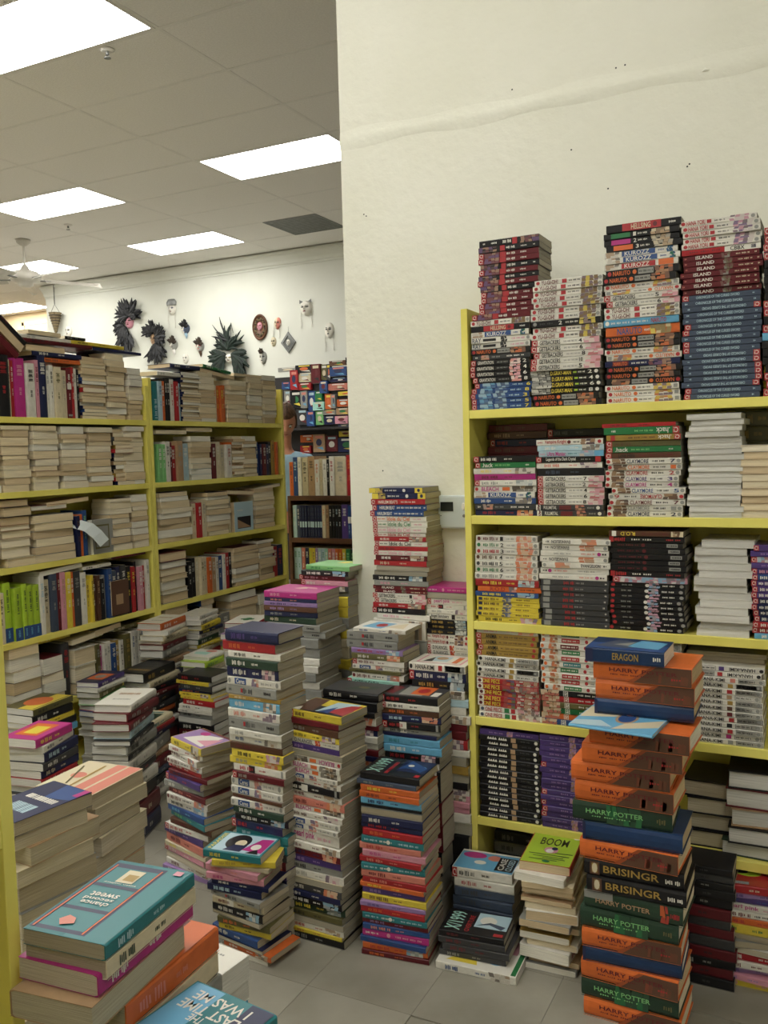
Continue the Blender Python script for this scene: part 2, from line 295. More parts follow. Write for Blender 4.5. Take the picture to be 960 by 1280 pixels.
 'CER': ('wh', [('o', .04, 'gy'), ('p', .14, .36, 'bl', .12, .88), ('t', 'Ceres', .17, .33, 'wh', .2, .8), ('a', .46, .6, 'sa bl cr'), ('b', .64, .84, 'gy', 6), ('o', .94, 'gy')], 'white manga with blue title oval'),
 'RDW': ('wh', [('o', .04, 'dr'), ('b', .1, .36, 'dr', 6, .16, .84), ('b', .4, .62, 'dg', 6), ('a', .68, .92, 'og sk sa tn')], 'white manga with dark red lettering'),
 'BLE': ('wh', [('o', .04, 'rd'), ('t', 'BLEACH', .12, .4, 'mg', .12, .88), ('p', .46, .58, 'og', .2, .8), ('a', .62, .94, 'bk gy tn')], 'white manga with magenta title'),
 'TEN': ('te', [('b', .05, .26, 'lb', 6), ('b', .3, .5, 'wh', 8), ('o', .44, 'wh'), ('b', .6, .92, 'lb', 9)], 'teal manga with pale lettering'),
 'BOX': ('mg', [('b', .05, .25, 'wh', 6), ('o', .4, 'pk'), ('b', .5, .9, 'pk', 9)], 'magenta manga'),
 'HP1': ('hp', [('q', .42, .66, 'br'), ('t', 'HARRY POTTER', .17, .86, 'dr', .52, .74), ('b', .18, .6, 'dr', 10, .34, .42), ('b', .8, .9, 'rd', 2, .3, .42)], 'thick orange hardcover fading to brown'),
 'HPG': ('dn', [('a', .35, .7, 'dn gn dn'), ('t', 'HARRY POTTER', .14, .72, 'lg', .45, .7), ('b', .2, .6, 'lg', 8, .28, .36), ('b', .85, .94, 'ol', 2)], 'thick dark green hardcover'),
 'HPK': ('dn', [('p', .0, .3, 'gy', .55, 1), ('t', 'HARRY POTTER', .12, .68, 'tn', .35, .62), ('a', .78, .86, 'rd og dn'), ('b', .88, .97, 'rd', 3)], 'dark hardcover with red end emblem'),
 'HPB': ('hb', [('p', .0, .03, 'nv')], 'thick plain blue hardcover'),
 'BRI': ('bk', [('p', .06, .16, 'br', .1, .9), ('p', .08, .14, 'gd', .2, .8), ('o', .11, 'cr'), ('t', 'BRISINGR', .2, .76, 'gd', .3, .75), ('b', .82, .97, 'wh', 4, .3, .6)], 'black hardcover with gold title'),
 'ERA': ('hb', [('p', .0, .1, 'nv'), ('t', 'ERAGON', .35, .68, 'gd', .25, .75), ('b', .86, .96, 'wh', 2)], 'blue hardcover with gold title'),
}
SHAPES = {}
def spine_mesh(code, flip, num, tint, seed):
    base, items, _ = D[code]
    V, F, K = [], [], []
    lay = [0]
    def pt(u, v, k):
        if flip: u, v = 1 - u, 1 - v
        return (u - .5, -.5 - .0035 * k, v)
    def face(pts, c, k):
        n = len(V)
        if flip: pts = pts
        V.extend(pt(u, v, k) for u, v in pts); F.append(tuple(range(n, n + len(pts)))); K.append(c)
    cc = lambda c: C[tint] if c == '#' else C[c]
    rr = random.Random(seed)
    if len(items): face([(0, .0), (1, .0), (1, .03), (0, .03)], cc(base if base != '#' else '#'), .8)
    for it in items:
        k = it[0]
        if k == 'p':
            v0, v1 = (it[4], it[5]) if len(it) > 5 else (.03, .97)
            face([(it[1], v0), (it[2], v0), (it[2], v1), (it[1], v1)], cc(it[3]), 1)
        elif k == 'q':
            face([(it[1], .02), (1, .02), (1, .98), (it[2], .98)], cc(it[3]), 1)
            face([(it[1] - .06, .02), (it[1], .02), (it[2], .98), (it[2] - .05, .98)], lin((150, 74, 38)), 1.2)
            for _i in range(7):
                u = rr.uniform(.66, .93); face([(u, .1), (u + .04, .12), (u + .05, .5), (u + .01, .6)], lin((96 + rr.randint(-16, 30), 62, 44)), 1.5)
        elif k == 'o':
            face([(it[1] + .028 * cos(a * pi / 5), .5 + .32 * sin(a * pi / 5)) for a in range(10)], cc(it[2]), 1.4)
        elif k == 'z':            # wavy title like a row of crests
            n = 4; w = (it[2] - it[1]) / n
            for i in range(n):
                a = it[1] + w * i; face([(a, .3), (a + w * 1.05, .3), (a + w * .95, .55), (a + w * .6, .82 - .08 * (i % 2)), (a + w * .2, .55)], cc(it[3]), 1.5)
        elif k == 'a':
            pal = [cc(c) for c in it[3].split()]; mean = [sum(p[q] for p in pal) / len(pal) for q in range(3)]
            pal = [tuple(p[q] * .55 + mean[q] * .45 for q in range(3)) + (1,) for p in pal]
            nx, u0, u1 = max(3, int((it[2] - it[1]) * 18)), it[1], it[2]
            for i in range(nx):
                for j in range(2):
                    a, b = u0 + (u1 - u0) * i / nx, u0 + (u1 - u0) * (i + 1) / nx
                    h = rr.uniform(.3, .7)
                    v0, v1 = (.03, h) if j == 0 else (h, .97)
                    s = rr.uniform(-.02, .02)
                    face([(a, v0), (b, v0), (min(b + s, 1), v1), (max(a + s, 0), v1)], rr.choice(pal), 1 + .3 * j)
        elif k == 'b':
            v0, v1 = (it[5], it[6]) if len(it) > 6 else (.34, .66)
            n = it[4] * 2; w = (it[2] - it[1]) / n
            for i in range(n):       # small type: uneven strokes with word gaps
                if i % 5 == 4 and n > 6: continue
                a = it[1] + w * (i + .1); hh = rr.uniform(.55, 1) * (v1 - v0) / 2; m_ = (v0 + v1) / 2
                face([(a, m_ - hh), (a + w * rr.uniform(.4, .8), m_ - hh), (a + w * rr.uniform(.4, .8), m_ + hh * .9), (a, m_ + hh * .9)], cc(it[3]), 1.6)
        elif k == 't':
            v0, v1 = (it[5], it[6]) if len(it) > 6 else (.18, .82)
            gv, gf = glyphs(it[1].replace('@', str(num)))
            n = len(V); V.extend(pt(it[2] + (it[3] - it[2]) * x, v0 + (v1 - v0) * y, 2.2) for x, y in gv)
            F.extend(tuple(n + i for i in f) for f in gf); K.extend([cc(it[4])] * len(gf))
    return meshdata('spine_print', V, F, K)

_spines = {}
def spine(code, flip, num, tint, seed):
    key = (code, flip, num if any('@' in str(i[1]) for i in D[code][1] if i[0] == 't') else 0, tint if '#' in str(D[code]) else None, seed)
    if key not in _spines: _spines[key] = spine_mesh(code, flip, num, tint or 'rd', seed); _spines[key].materials.append(M['print'])
    return _spines[key]

def generic(code):
    """codes such as wh-rd!* : cover colour, lettering colour, ! red mark, * small picture"""
    if code in D: return
    mt = re.match(r'^([a-z]{2})(?:-([a-z]{2}))?(!?)(\*?)(=?)$', code)
    b, a, ex, st, band = mt.groups()
    items = []; h = sum(map(ord, code))
    if ex: items += mark()
    if a:
        items.append(('b', .12, .3 + .04 * (h % 4), a, 5 + h % 3, .2, .8)); items.append(('b', .5, .64, a, 5, .36, .64))
    if st: items.append(('a', .68, .93, ['tn dg wh', 'sa og cr', 'pk nv wh', 'sk wh gy'][h % 4]))
    if band: items += [('p', .3, .42, 'wh' if b != 'wh' else 'bk'), ('p', .92, .96, 'gy')]
    D[code] = (b, items, None)

def book_shapes():
    # paperback card: spine with softly rounded edges, thin boards; unit size, origin under the middle
    def soft(lift, curl):
        prof = [(-.46, 0), (.5, 0), (.5, .022), (-.44, .022), (-.485, .1), (-.485, .9), (-.44, .978), (.5, .978 + lift), (.5, 1 + lift), (-.46, 1), (-.49, .97), (-.5, .9), (-.5, .1), (-.49, .03)]
        n = len(prof); vs = [(sx, y, z) for sx in (-.5, .5) for y, z in prof]
        fs = [(i, i + n, (i + 1) % n + n, (i + 1) % n) for i in range(n)]
        fs += [(0, 1, 2, 3), (0, 3, 4, 13), (13, 4, 12), (12, 4, 5, 11), (11, 5, 10), (10, 5, 6, 9), (9, 6, 7, 8)]
        fs += [tuple(n + i for i in reversed(f)) for f in fs[n:n + 7]]
        return meshdata('book_cover', vs, fs)
    def hard():
        prof = [(-.44, 0), (.5, 0), (.5, .07), (-.43, .07), (-.46, .14), (-.46, .86), (-.43, .93), (.5, .93), (.5, 1), (-.44, 1), (-.48, .97), (-.5, .8), (-.507, .5), (-.5, .2), (-.48, .03)]
        n = len(prof); vs = [(sx, y, z) for sx in (-.5, .5) for y, z in prof]
        fs = [(i, i + n, (i + 1) % n + n, (i + 1) % n) for i in range(n)]
        caps = [(0, 1, 2, 3), (0, 3, 4, 14), (14, 4, 13), (13, 4, 5, 12), (12, 5, 11), (11, 5, 6), (11, 6, 10), (10, 6, 9), (9, 6, 7, 8)]
        fs += caps + [tuple(n + i for i in reversed(f)) for f in caps]
        return meshdata('hard_cover', vs, fs)
    SHAPES['soft'] = [soft(0, 0), soft(.012, 0), soft(0, 0)]
    SHAPES['hard'] = [hard()]
    def pages(ix, y1, z0, wob):
        zs = [z0, .35, .65, 1 - z0]; r = random.Random(wob)
        vs, fs = [], []
        for z in zs:
            d = r.uniform(-.004, .004)
            vs += [(-.5 + ix, -.48, z), (.5 - ix, -.48, z), (.5 - ix + d, y1 + d, z), (-.5 + ix, y1 + d, z)]
        for k in range(3):
            for q in range(4): fs.append((k * 4 + q, k * 4 + (q + 1) % 4, k * 4 + 4 + (q + 1) % 4, k * 4 + 4 + q))
        fs += [(3, 2, 1, 0), (12, 13, 14, 15)]
        me = meshdata('page_block', vs, fs); me.materials.append(M['pages']); return me
    SHAPES['softpages'] = [pages(.002, .494, .022, k) for k in range(3)]
    SHAPES['hardpages'] = [pages(.014, .475, .068, k) for k in range(2)]
    for k in ('soft', 'hard'):
        for me in SHAPES[k]: me.materials.append(M['cover'])
book_shapes()

PAGE_TONES = dict(n=[(186, 176, 152), (196, 186, 164), (174, 162, 138)], w=[(222, 220, 212), (210, 208, 200)], c=[(236, 222, 190), (242, 230, 204), (224, 202, 164), (242, 238, 224), (232, 214, 178), (214, 192, 156)], g=[(166, 160, 144), (156, 150, 134), (176, 168, 150)])
NTH = ['', 'top', 'second', 'third', 'fourth', 'fifth', 'sixth', 'seventh', 'eighth', 'ninth', 'tenth', 'eleventh', 'twelfth', 'thirteenth', 'fourteenth', 'fifteenth', 'sixteenth', 'seventeenth', 'eighteenth', 'nineteenth', 'twentieth']
TENS = {2: 'twenty', 3: 'thirty', 4: 'forty', 5: 'fifty', 6: 'sixty', 7: 'seventy'}
def nth(i):
    if i <= 20: return NTH[i]
    return TENS[i // 10] + ('-' + ('first second third fourth fifth sixth seventh eighth ninth'.split()[i % 10 - 1]) if i % 10 else '')
FIX = {30: 'thirtieth', 40: 'fortieth', 50: 'fiftieth', 60: 'sixtieth', 70: 'seventieth'}

def describe(code, noun, pages_out=False):
    d = D[code]
    if pages_out: return ('%s %s with pages outward' % (CW_NAME[d[0]], noun))
    if d[2]: return d[2]
    mt = re.match(r'^([a-z]{2})(?:-([a-z]{2}))?(!?)(\*?)(=?)$', code); b, a, ex, st, band = mt.groups()
    s = '%s %s' % (CW_NAME[b], noun)
    if a: s += ' with %s lettering' % CW_NAME[a]
    elif ex: s += ' with red mark'
    return s

def colour_name(b): return CW_NAME.get(D[b['code']][0], 'coloured')
def fit_label(heads, where):
    for h in heads:
        if len(re.findall(r"[A-Za-z0-9'-]+", h + where)) <= 15: return h + where
    return heads[-1] + where

def make_book(kind, code, origin, xdir, zdir, L, W, T, label, group, hard=False, tone='n', flip=False, num=1, tint=None, spine_on=True, cover=None, color=None):
    """origin: middle of the book's underside; xdir runs along the spine, zdir through its thickness"""
    generic(code)
    X = Vector(xdir).normalized(); Z = Vector(zdir).normalized(); Y = Z.cross(X).normalized(); X = Y.cross(Z)
    me = rnd.choice(SHAPES['hard' if hard else 'soft'])
    o = bpy.data.objects.new(kind, me); COL.objects.link(o)
    mm = Matrix((X, Y, Z)).transposed()
    o.rotation_mode = 'QUATERNION'; o.rotation_quaternion = mm.to_quaternion(); o.location = origin; o.scale = (L, W, T)
    base = D[code][0]
    if base == '#': base = tint or 'rd'
    c = list(C[base] if color is None else color)
    if base == 'hp': c = list(lin((212, 108, 52)))
    f = rnd.uniform(.88, 1.08); o.color = (min(c[0] * f, 1), min(c[1] * f, 1), min(c[2] * f, 1), 1)
    tag(o, label, 'book', group)
    pg = bpy.data.objects.new('page_block', rnd.choice(SHAPES['hardpages' if hard else 'softpages'])); COL.objects.link(pg); pg.parent = o
    t = lin(rnd.choice(PAGE_TONES[tone])); f = rnd.uniform(.92, 1.05); pg.color = (t[0] * f, t[1] * f, t[2] * f, 1)
    if spine_on and D[code][1]:
        sp = bpy.data.objects.new('spine_print', spine(code, flip, num, tint, rnd.randint(0, 2))); COL.objects.link(sp); sp.parent = o
        if hard: sp.location = (0, -.006, 0)
    if cover: cover_print(o, cover)
    return o

# cover pictures: r rect | e ellipse | g polygon | t text(x0,y0,x1,y1,colour,quarter turns); unit square, y=0 at the spine
COVERS = {
 'x99': [('r', 0, 0, 1, 1, 'bk'), ('t', 'X/1999', .06, .1, .3, .9, 'mn', 1), ('b', .37, .1, .43, .8, 'rd'), ('r', .5, .3, .98, .97, 'nv'), ('e', .66, .66, .1, .13, 'lb'), ('e', .84, .6, .09, .1, 'sk'), ('g', [(.52, .4), (.7, .5), (.9, .35), (.95, .6), (.6, .95), (.55, .6)], 'bl'), ('e', .66, .66, .05, .06, 'wh'), ('r', .88, .06, .96, .2, 'rd')],
 'x98': [('r', 0, 0, 1, 1, 'bk'), ('t', 'X/1999', .06, .1, .3, .9, 'mn', 1), ('t', 'OVERTURE', .36, .1, .44, .8, 'rd', 1), ('r', .48, .34, .98, .97, 'lb'), ('e', .66, .66, .13, .18, 'wh'), ('g', [(.5, .4), (.7, .5), (.9, .35), (.95, .5), (.7, .6)], 'sl'), ('r', .82, .06, .96, .18, 'rd')],
 'lime': [('r', 0, 0, 1, 1, 'lm'), ('t', 'BOOM', .6, .22, .84, .78, 'bk', 3), ('e', .45, .5, .1, .14, 'pk'), ('e', .42, .52, .06, .08, 'wh'), ('e', .5, .44, .05, .06, 'nv'), ('r', .28, .1, .3, .9, 'dn'), ('r', .22, .2, .235, .8, 'dn'), ('r', .17, .15, .185, .6, 'dn'), ('r', .12, .3, .135, .85, 'dn'), ('r', .36, .05, .375, .4, 'dn'), ('e', .08, .5, .03, .08, 'gn'), ('e', .9, .1, .03, .06, 'wh')],
 'teal': [('r', 0, 0, 1, 1, 'te'), ('r', .04, .3, .96, .98, 'nv'), ('r', .08, .36, .9, .92, 'te'), ('r', .30, .36, .34, .92, 'nv'), ('r', .62, .36, .66, .92, 'nv'), ('r', .05, .33, .93, .35, 'og'), ('r', .05, .93, .93, .95, 'og'), ('r', .7, .5, .88, .72, 'cr'), ('r', .73, .52, .82, .66, 'gd'), ('t', 'susan mallery', .67, .42, .69, .84, 'wh', 1), ('t', 'sweet', .48, .45, .54, .8, 'wh', 1), ('t', 'second', .43, .45, .47, .82, 'wh', 1), ('t', 'chance', .37, .45, .42, .8, 'wh', 1), ('r', .9, .08, .96, .18, 'pk'), ('g', [(.14, .55), (.2, .6), (.22, .7), (.16, .76), (.1, .68)], 'sa')],
 'last': [('r', 0, 0, 1, 1, 'te'), ('r', 0, .62, 1, 1, 'sk'), ('r', .0, .0, 1, .28, 'nv'), ('t', 'THE', .63, .5, .7, .68, 'wh', 1), ('t', 'LAST TIME', .71, .2, .81, .9, 'wh', 1), ('t', 'I WAS ME', .83, .2, .93, .86, 'wh', 1), ('b', .46, .4, .5, .8, 'wh'), ('e', .3, .3, .08, .12, 'tn'), ('g', [(.4, .2), (.52, .25), (.44, .34), (.5, .45), (.36, .4), (.28, .3)], 'cr'), ('g', [(.5, .1), (.56, .2), (.5, .24)], 'og')],
 'star': [('r', 0, 0, 1, 1, 'nv'), ('g', [(0, .4), (.4, .5), (.3, 1), (0, 1)], 'bl'), ('b', .38, .2, .48, .9, 'wh'), ('b', .6, .3, .8, .8, 'lb'), ('r', 0, .86, .2, 1, 'mg')],
 'sun': [('r', 0, 0, 1, 1, 'cr'), ('r', 0, .56, 1, 1, 'sa'), ('r', 0, .74, 1, .78, 'cr'), ('e', .5, .3, .1, .12, 'sa'), ('g', [(.1, .4), (.9, .46), (.9, .5), (.1, .44)], 'gd'), ('g', [(.2, .1), (.8, .34), (.8, .37), (.2, .13)], 'ol')],
 'angel': [('r', 0, 0, 1, 1, 'sk'), ('g', [(0, .35), (.4, .5), (.7, .95), (.3, 1), (0, .8)], 'cr'), ('g', [(.5, 0), (1, .3), (1, .6), (.6, .3)], 'cr'), ('g', [(0, 0), (.5, .1), (.3, .3), (0, .2)], 'lb'), ('e', .56, .5, .13, .22, 'tn'), ('e', .56, .5, .1, .17, 'bl'), ('e', .56, .7, .08, .12, 'br'), ('e', .56, .66, .05, .08, 'sa')],
 'girl': [('r', 0, 0, 1, 1, 'te'), ('r', .12, .06, .96, .94, 'lb'), ('t', 'PARADISE', .04, .1, .11, .9, 'ye', 1), ('e', .42, .55, .2, .36, 'bk'), ('e', .48, .5, .09, .16, 'cr'), ('g', [(.3, .1), (.6, .1), (.62, .42), (.4, .4)], 'nv'), ('g', [(.6, .2), (.95, .15), (.95, .85), (.75, .8)], 'mg'), ('e', .78, .4, .08, .14, 'wh'), ('g', [(.7, .08), (.92, .08), (.84, .3)], 'bk')],
 'pink': [('r', 0, 0, 1, 1, 'lv'), ('g', [(.2, .2), (.9, .1), (.8, .9), (.4, .7)], 'wh'), ('g', [(.55, .3), (.95, .2), (.9, .8)], 'pk'), ('e', .35, .75, .12, .12, 'mg'), ('r', 0, .9, 1, 1, 'dr')],
 'flag': [('r', 0, 0, 1, 1, 'bk'), ('g', [(0, 0), (.4, .1), (.3, 1), (0, 1)], 'br'), ('g', [(.45, .1), (.95, .3), (.9, 1), (.5, .9)], 'lb'), ('g', [(.6, .2), (.98, .1), (.98, .9), (.8, .8)], 'rd'), ('g', [(.5, .1), (.7, .1), (.65, .6)], 'bl'), ('g', [(.0, .0), (.2, .0), (.12, .3)], 'wh')],
 'mag': [('r', 0, 0, 1, 1, 'mg'), ('g', [(.35, .5), (.5, .4), (.6, .55), (.8, .5), (.7, .7), (.45, .75)], 'pk'), ('g', [(.45, .5), (.6, .5), (.55, .65)], 'cr')],
 'dark': [('r', 0, 0, 1, 1, 'dg'), ('g', [(.3, .2), (.7, .3), (.9, .7), (.5, .6)], 'dn'), ('e', .6, .5, .1, .1, 'ol')],
 'orange': [('r', 0, 0, 1, 1, 'dg'), ('r', .3, .1, .7, .9, 'gy'), ('r', .48, .2, .8, .9, 'og'), ('e', .64, .55, .1, .2, 'rd'), ('r', .84, .15, .96, .5, 'wh'), ('g', [(0, .2), (.2, .1), (.25, .7), (.05, .9)], 'dr')],
 'case': [('r', 0, 0, 1, 1, 'sk'), ('e', .25, .75, .2, .16, 'mg'), ('e', .6, .7, .12, .14, 'sa'), ('e', .4, .4, .1, .1, 'wh'), ('r', .68, .1, .98, .8, 'bk'), ('t', 'CASE', .72, .15, .82, .75, 'wh', 1), ('t', 'CLOSED', .85, .15, .95, .75, 'lb', 1), ('r', 0, .9, 1, 1, 'wh')],
 'hana': [('r', 0, 0, 1, 1, 'wh'), ('r', .1, .1, .9, .9, 'pk'), ('r', .14, .14, .86, .86, 'wh'), ('r', .3, .3, .6, .8, 'lb'), ('e', .45, .6, .1, .15, 'tn'), ('g', [(.2, .2), (.35, .25), (.3, .7)], 'bk'), ('r', .7, .2, .8, .8, 'og')],
 'inv': [('r', 0, 0, 1, 1, 'wh'), ('g', [(.1, .2), (.5, .1), (.6, .8), (.2, .9)], 'sk'), ('g', [(.5, .3), (.9, .2), (.8, .9)], 'cr'), ('e', .4, .5, .1, .2, 'rd')],
 'green': [('r', 0, 0, 1, 1, 'lg'), ('g', [(.4, .6), (.6, .55), (.7, .8), (.5, .9)], 'ye')],
 'yel': [('r', 0, 0, 1, 1, 'ye'), ('e', .5, .5, .28, .34, 'og'), ('r', .05, .05, .95, .1, 'ol')],
 'photo': [('r', 0, 0, 1, 1, 'cr'), ('r', .18, .14, .8, .86, 'dn'), ('e', .5, .45, .14, .2, 'lg'), ('r', .84, .2, .9, .8, 'te')],
 'purp': [('r', 0, 0, 1, 1, 'nv'), ('r', .25, .15, .75, .85, 'og'), ('e', .5, .5, .14, .2, 'gy')],
 'white': [('r', 0, 0, 1, 1, 'wh'), ('b', .3, .25, .36, .75, 'gy'), ('b', .6, .2, .7, .8, 'tn')],
 'black': [('r', 0, 0, 1, 1, 'bk'), ('b', .2, .1, .3, .9, 'gd'), ('b', .55, .1, .62, .9, 'dg')],
 'blu2': [('r', 0, 0, 1, 1, 'sk'), ('r', .5, 0, 1, .5, 'ye'), ('r', .1, .5, .5, .9, 'bl')],
 'mgye': [('r', 0, 0, 1, 1, 'mg'), ('r', .2, .2, .85, .85, 'og'), ('r', .3, .3, .7, .7, 'ye')],
 'clov': [('r', 0, 0, 1, 1, 'wh'), ('e', .42, .5, .09, .1, 'gn'), ('e', .56, .5, .09, .1, 'gn'), ('e', .49, .62, .08, .1, 'gn'), ('e', .49, .38, .08, .1, 'gn')],
 'flow': [('r', 0, 0, 1, 1, 'wh'), ('g', [(.3, .3), (.7, .3), (.6, .9), (.35, .8)], 'mn'), ('e', .78, .4, .14, .2, 'sa')],
 'redc': [('r', 0, 0, 1, 1, 'rd'), ('e', .5, .55, .16, .14, 'lm'), ('e', .4, .6, .1, .1, 'bk'), ('b', .06, .06, .5, .16, 'lb'), ('r', .9, .0, 1, 1, 'pu'), ('b', .8, .3, .86, .8, 'ye')],
 'kids': [('r', 0, 0, 1, 1, 'wh'), ('r', .93, 0, 1, 1, 'gn'), ('g', [(.1, .1), (.5, .1), (.4, .5)], 'ye'), ('e', .7, .3, .1, .1, 'sk'), ('r', 0, .6, .9, 1, 'pk')],
 'bars': [('r', 0, 0, 1, 1, 'br'), ('r', 0, 0, 1, .3, 'og'), ('r', .0, .3, .05, 1, 'lg'), ('r', .05, .3, .09, 1, 'nv'), ('r', .09, .3, .13, 1, 'rd'), ('r', .16, .36, .3, .62, 'wh')] + [('r', .17, .38 + .022 * k, .26, .388 + .022 * k + .004 * (k % 3), 'bk') for k in range(10)],
 'eldr': [('r', 0, 0, 1, 1, 'bl'), ('g', [(.1, .2), (.5, .15), (.8, .6), (.3, .9)], 'sl'), ('g', [(.5, .3), (.9, .2), (.95, .8), (.6, .9)], 'sk'), ('g', [(.3, .4), (.5, .35), (.55, .7)], 'gy')],
 'comb': [('r', 0, 0, 1, 1, 'og'), ('r', .04, .08, .96, .3, 'cr')],
}
def cover_print(o, name):
    V, F, K = [], [], []
    for k, it in enumerate(COVERS[name]):
        z = 1.006 + .006 * k
        if it[0] == 'r': P = [(it[1], it[2]), (it[3], it[2]), (it[3], it[4]), (it[1], it[4])]; c = it[5]
        elif it[0] == 'e': P = [(it[1] + it[3] * cos(a * pi / 12), it[2] + it[4] * sin(a * pi / 12)) for a in range(24)]; c = it[5]
        elif it[0] == 'g': P = it[1]; c = it[2]
        elif it[0] == 'b':
            r = random.Random(k); n = 12
            for i in range(n):
                y = it[2] + (it[4] - it[2]) * i / n; y2 = y + (it[4] - it[2]) / n * r.uniform(.5, .85); b = len(V)
                V.extend([(it[1] - .5, y - .5, z), (it[3] - .5, y - .5, z), (it[3] - .5, y2 - .5, z), (it[1] - .5, y2 - .5, z)]); F.append((b, b + 1, b + 2, b + 3)); K.append(C[it[5]])
            continue
        else:
            gv, gf = glyphs(it[1]); b = len(V); x0, y0, x1, y1 = it[2:6]
            for gx, gy in gv:
                if it[7] == 1: V.append((x1 - (x1 - x0) * gy - .5, y0 + (y1 - y0) * gx - .5, z))       # reads from the spine outwards
                elif it[7] == 3: V.append((x0 + (x1 - x0) * gy - .5, y1 - (y1 - y0) * gx - .5, z))     # reads towards the spine
                else: V.append((x0 + (x1 - x0) * gx - .5, y0 + (y1 - y0) * gy - .5, z))
            F.extend(tuple(b + i for i in f) for f in gf); K.extend([C[it[6]]] * len(gf)); continue
        P = [(min(max(x, .01), .99), min(max(y, .02), .985)) for x, y in P]
        b = len(V); V.extend((x - .5, y - .5, z) for x, y in P); F.append(tuple(range(b, b + len(P)))); K.append(C[c])
    me = meshdata('cover_print', V, F, K); me.materials.append(M['print'])
    ch = link('cover_print', me, o)

HEAD = re.compile(r'^(?:[A-Z][A-Z0-9]{2}|[a-z]{2}(?:-[a-z]{2})?!?\*?!?=?)')
def parse(s):
    """book list: code, then in any order ^ upside down, < pages out, ~ hardcover, xN repeats, :thickness, @shift in cm, %turn in degrees, #tint"""
    out = []
    for t in s.split():
        h = HEAD.match(t); code = h.group(0); rest = t[h.end():]
        if code.endswith('*!'): code = code[:-2] + '!*'
        if '*!' in code: code = code.replace('*!', '!*')
        if rest.startswith('*'): rest = rest[1:]
        g = lambda ch, d: float((re.search(re.escape(ch) + r'(-?[\d.]+)', rest) or [0, d])[1])
        tint = re.search(r'#([a-z]{2})', rest)
        for k in range(int(g('x', 1))):
            out.append(dict(code=code, flip='^' in rest, back='<' in rest, hard='~' in rest, w=g(':', 1), dx=g('@', 0) / 100, rot=radians(g('%', 0)), tint=tint[1] if tint else None, num=k + 1 + len(out) % 7))
    return out

def pile(kind, noun, phrase, top, bot, ztop, zbot, W, spec, hard=False, tone='n', jit=.004, rot=.02, cover=None, filler='', fill_t=.032, unit=None, loose=0.0):
    """a pile of lying books. top/bot: (x, y, angle, length) of the front edge's left end at the top and at the bottom; listed from the top down"""
    bs = parse(spec)
    if unit:
        for b in bs: b['w'] *= unit
    if filler:
        fl = parse(filler); rest = (ztop - zbot) - sum(b['w'] for b in bs) * (1 if unit else fill_t)
        if not unit:
            for b in bs: b['w'] *= fill_t
        while rest > fill_t * .6:
            b = dict(fl[rnd.randrange(len(fl))]); b['w'] = fill_t * rnd.uniform(.8, 1.2); bs.append(b); rest -= b['w']
    s = (ztop - zbot) / sum(b['w'] for b in bs)
    z = ztop; n = len(bs)
    made = []
    for i, b in enumerate(bs):
        T = b['w'] * s
        f = (ztop - z) / (ztop - zbot)
        x, y, a, L = [top[q] + (bot[q] - top[q]) * f for q in range(4)]
        hd = hard or b['hard']
        generic(b['code'])
        a2 = a + b['rot'] + (rnd.gauss(0, rot) if i or not cover else 0)
        ca, sa = cos(a), sin(a)
        LL = L * (rnd.choice([1, 1, 1, .985, .97]) if not loose else rnd.uniform(1 - loose, 1)) if not hard else L
        mid = (x + ca * L / 2 - sa * W / 2, y + sa * L / 2 + ca * W / 2)
        off = b['dx'] + rnd.gauss(0, jit)
        dy = rnd.gauss(0, jit * .7)
        mx, my = mid[0] + ca * off - sa * dy, mid[1] + sa * off + ca * dy
        if b['back']: a2 += pi
        where = ', %s down in %s' % (FIX.get(i + 1, nth(i + 1)), phrase) if i else ' on top of %s' % phrase
        full = describe(b['code'], noun, b['back']).replace('manga', noun)
        if b['back']: full = '%s-paged %s' % (dict(n='tan', w='white', c='cream', g='grey')[tone], noun)
        lab = fit_label([full, '%s %s' % (colour_name(b), noun), colour_name(b)], where)
        name = kind if not hd else 'hardcover_book'
        made.append(make_book(name, b['code'], (mx, my, z - T * .992), (cos(a2), sin(a2), 0), (0, 0, 1), LL, W * rnd.uniform(.985, 1.0), T * .982, lab, 'books in ' + phrase, hd, tone, b['flip'], b['num'], b['tint'], True, cover if i == 0 else None))
        z -= T
    return made
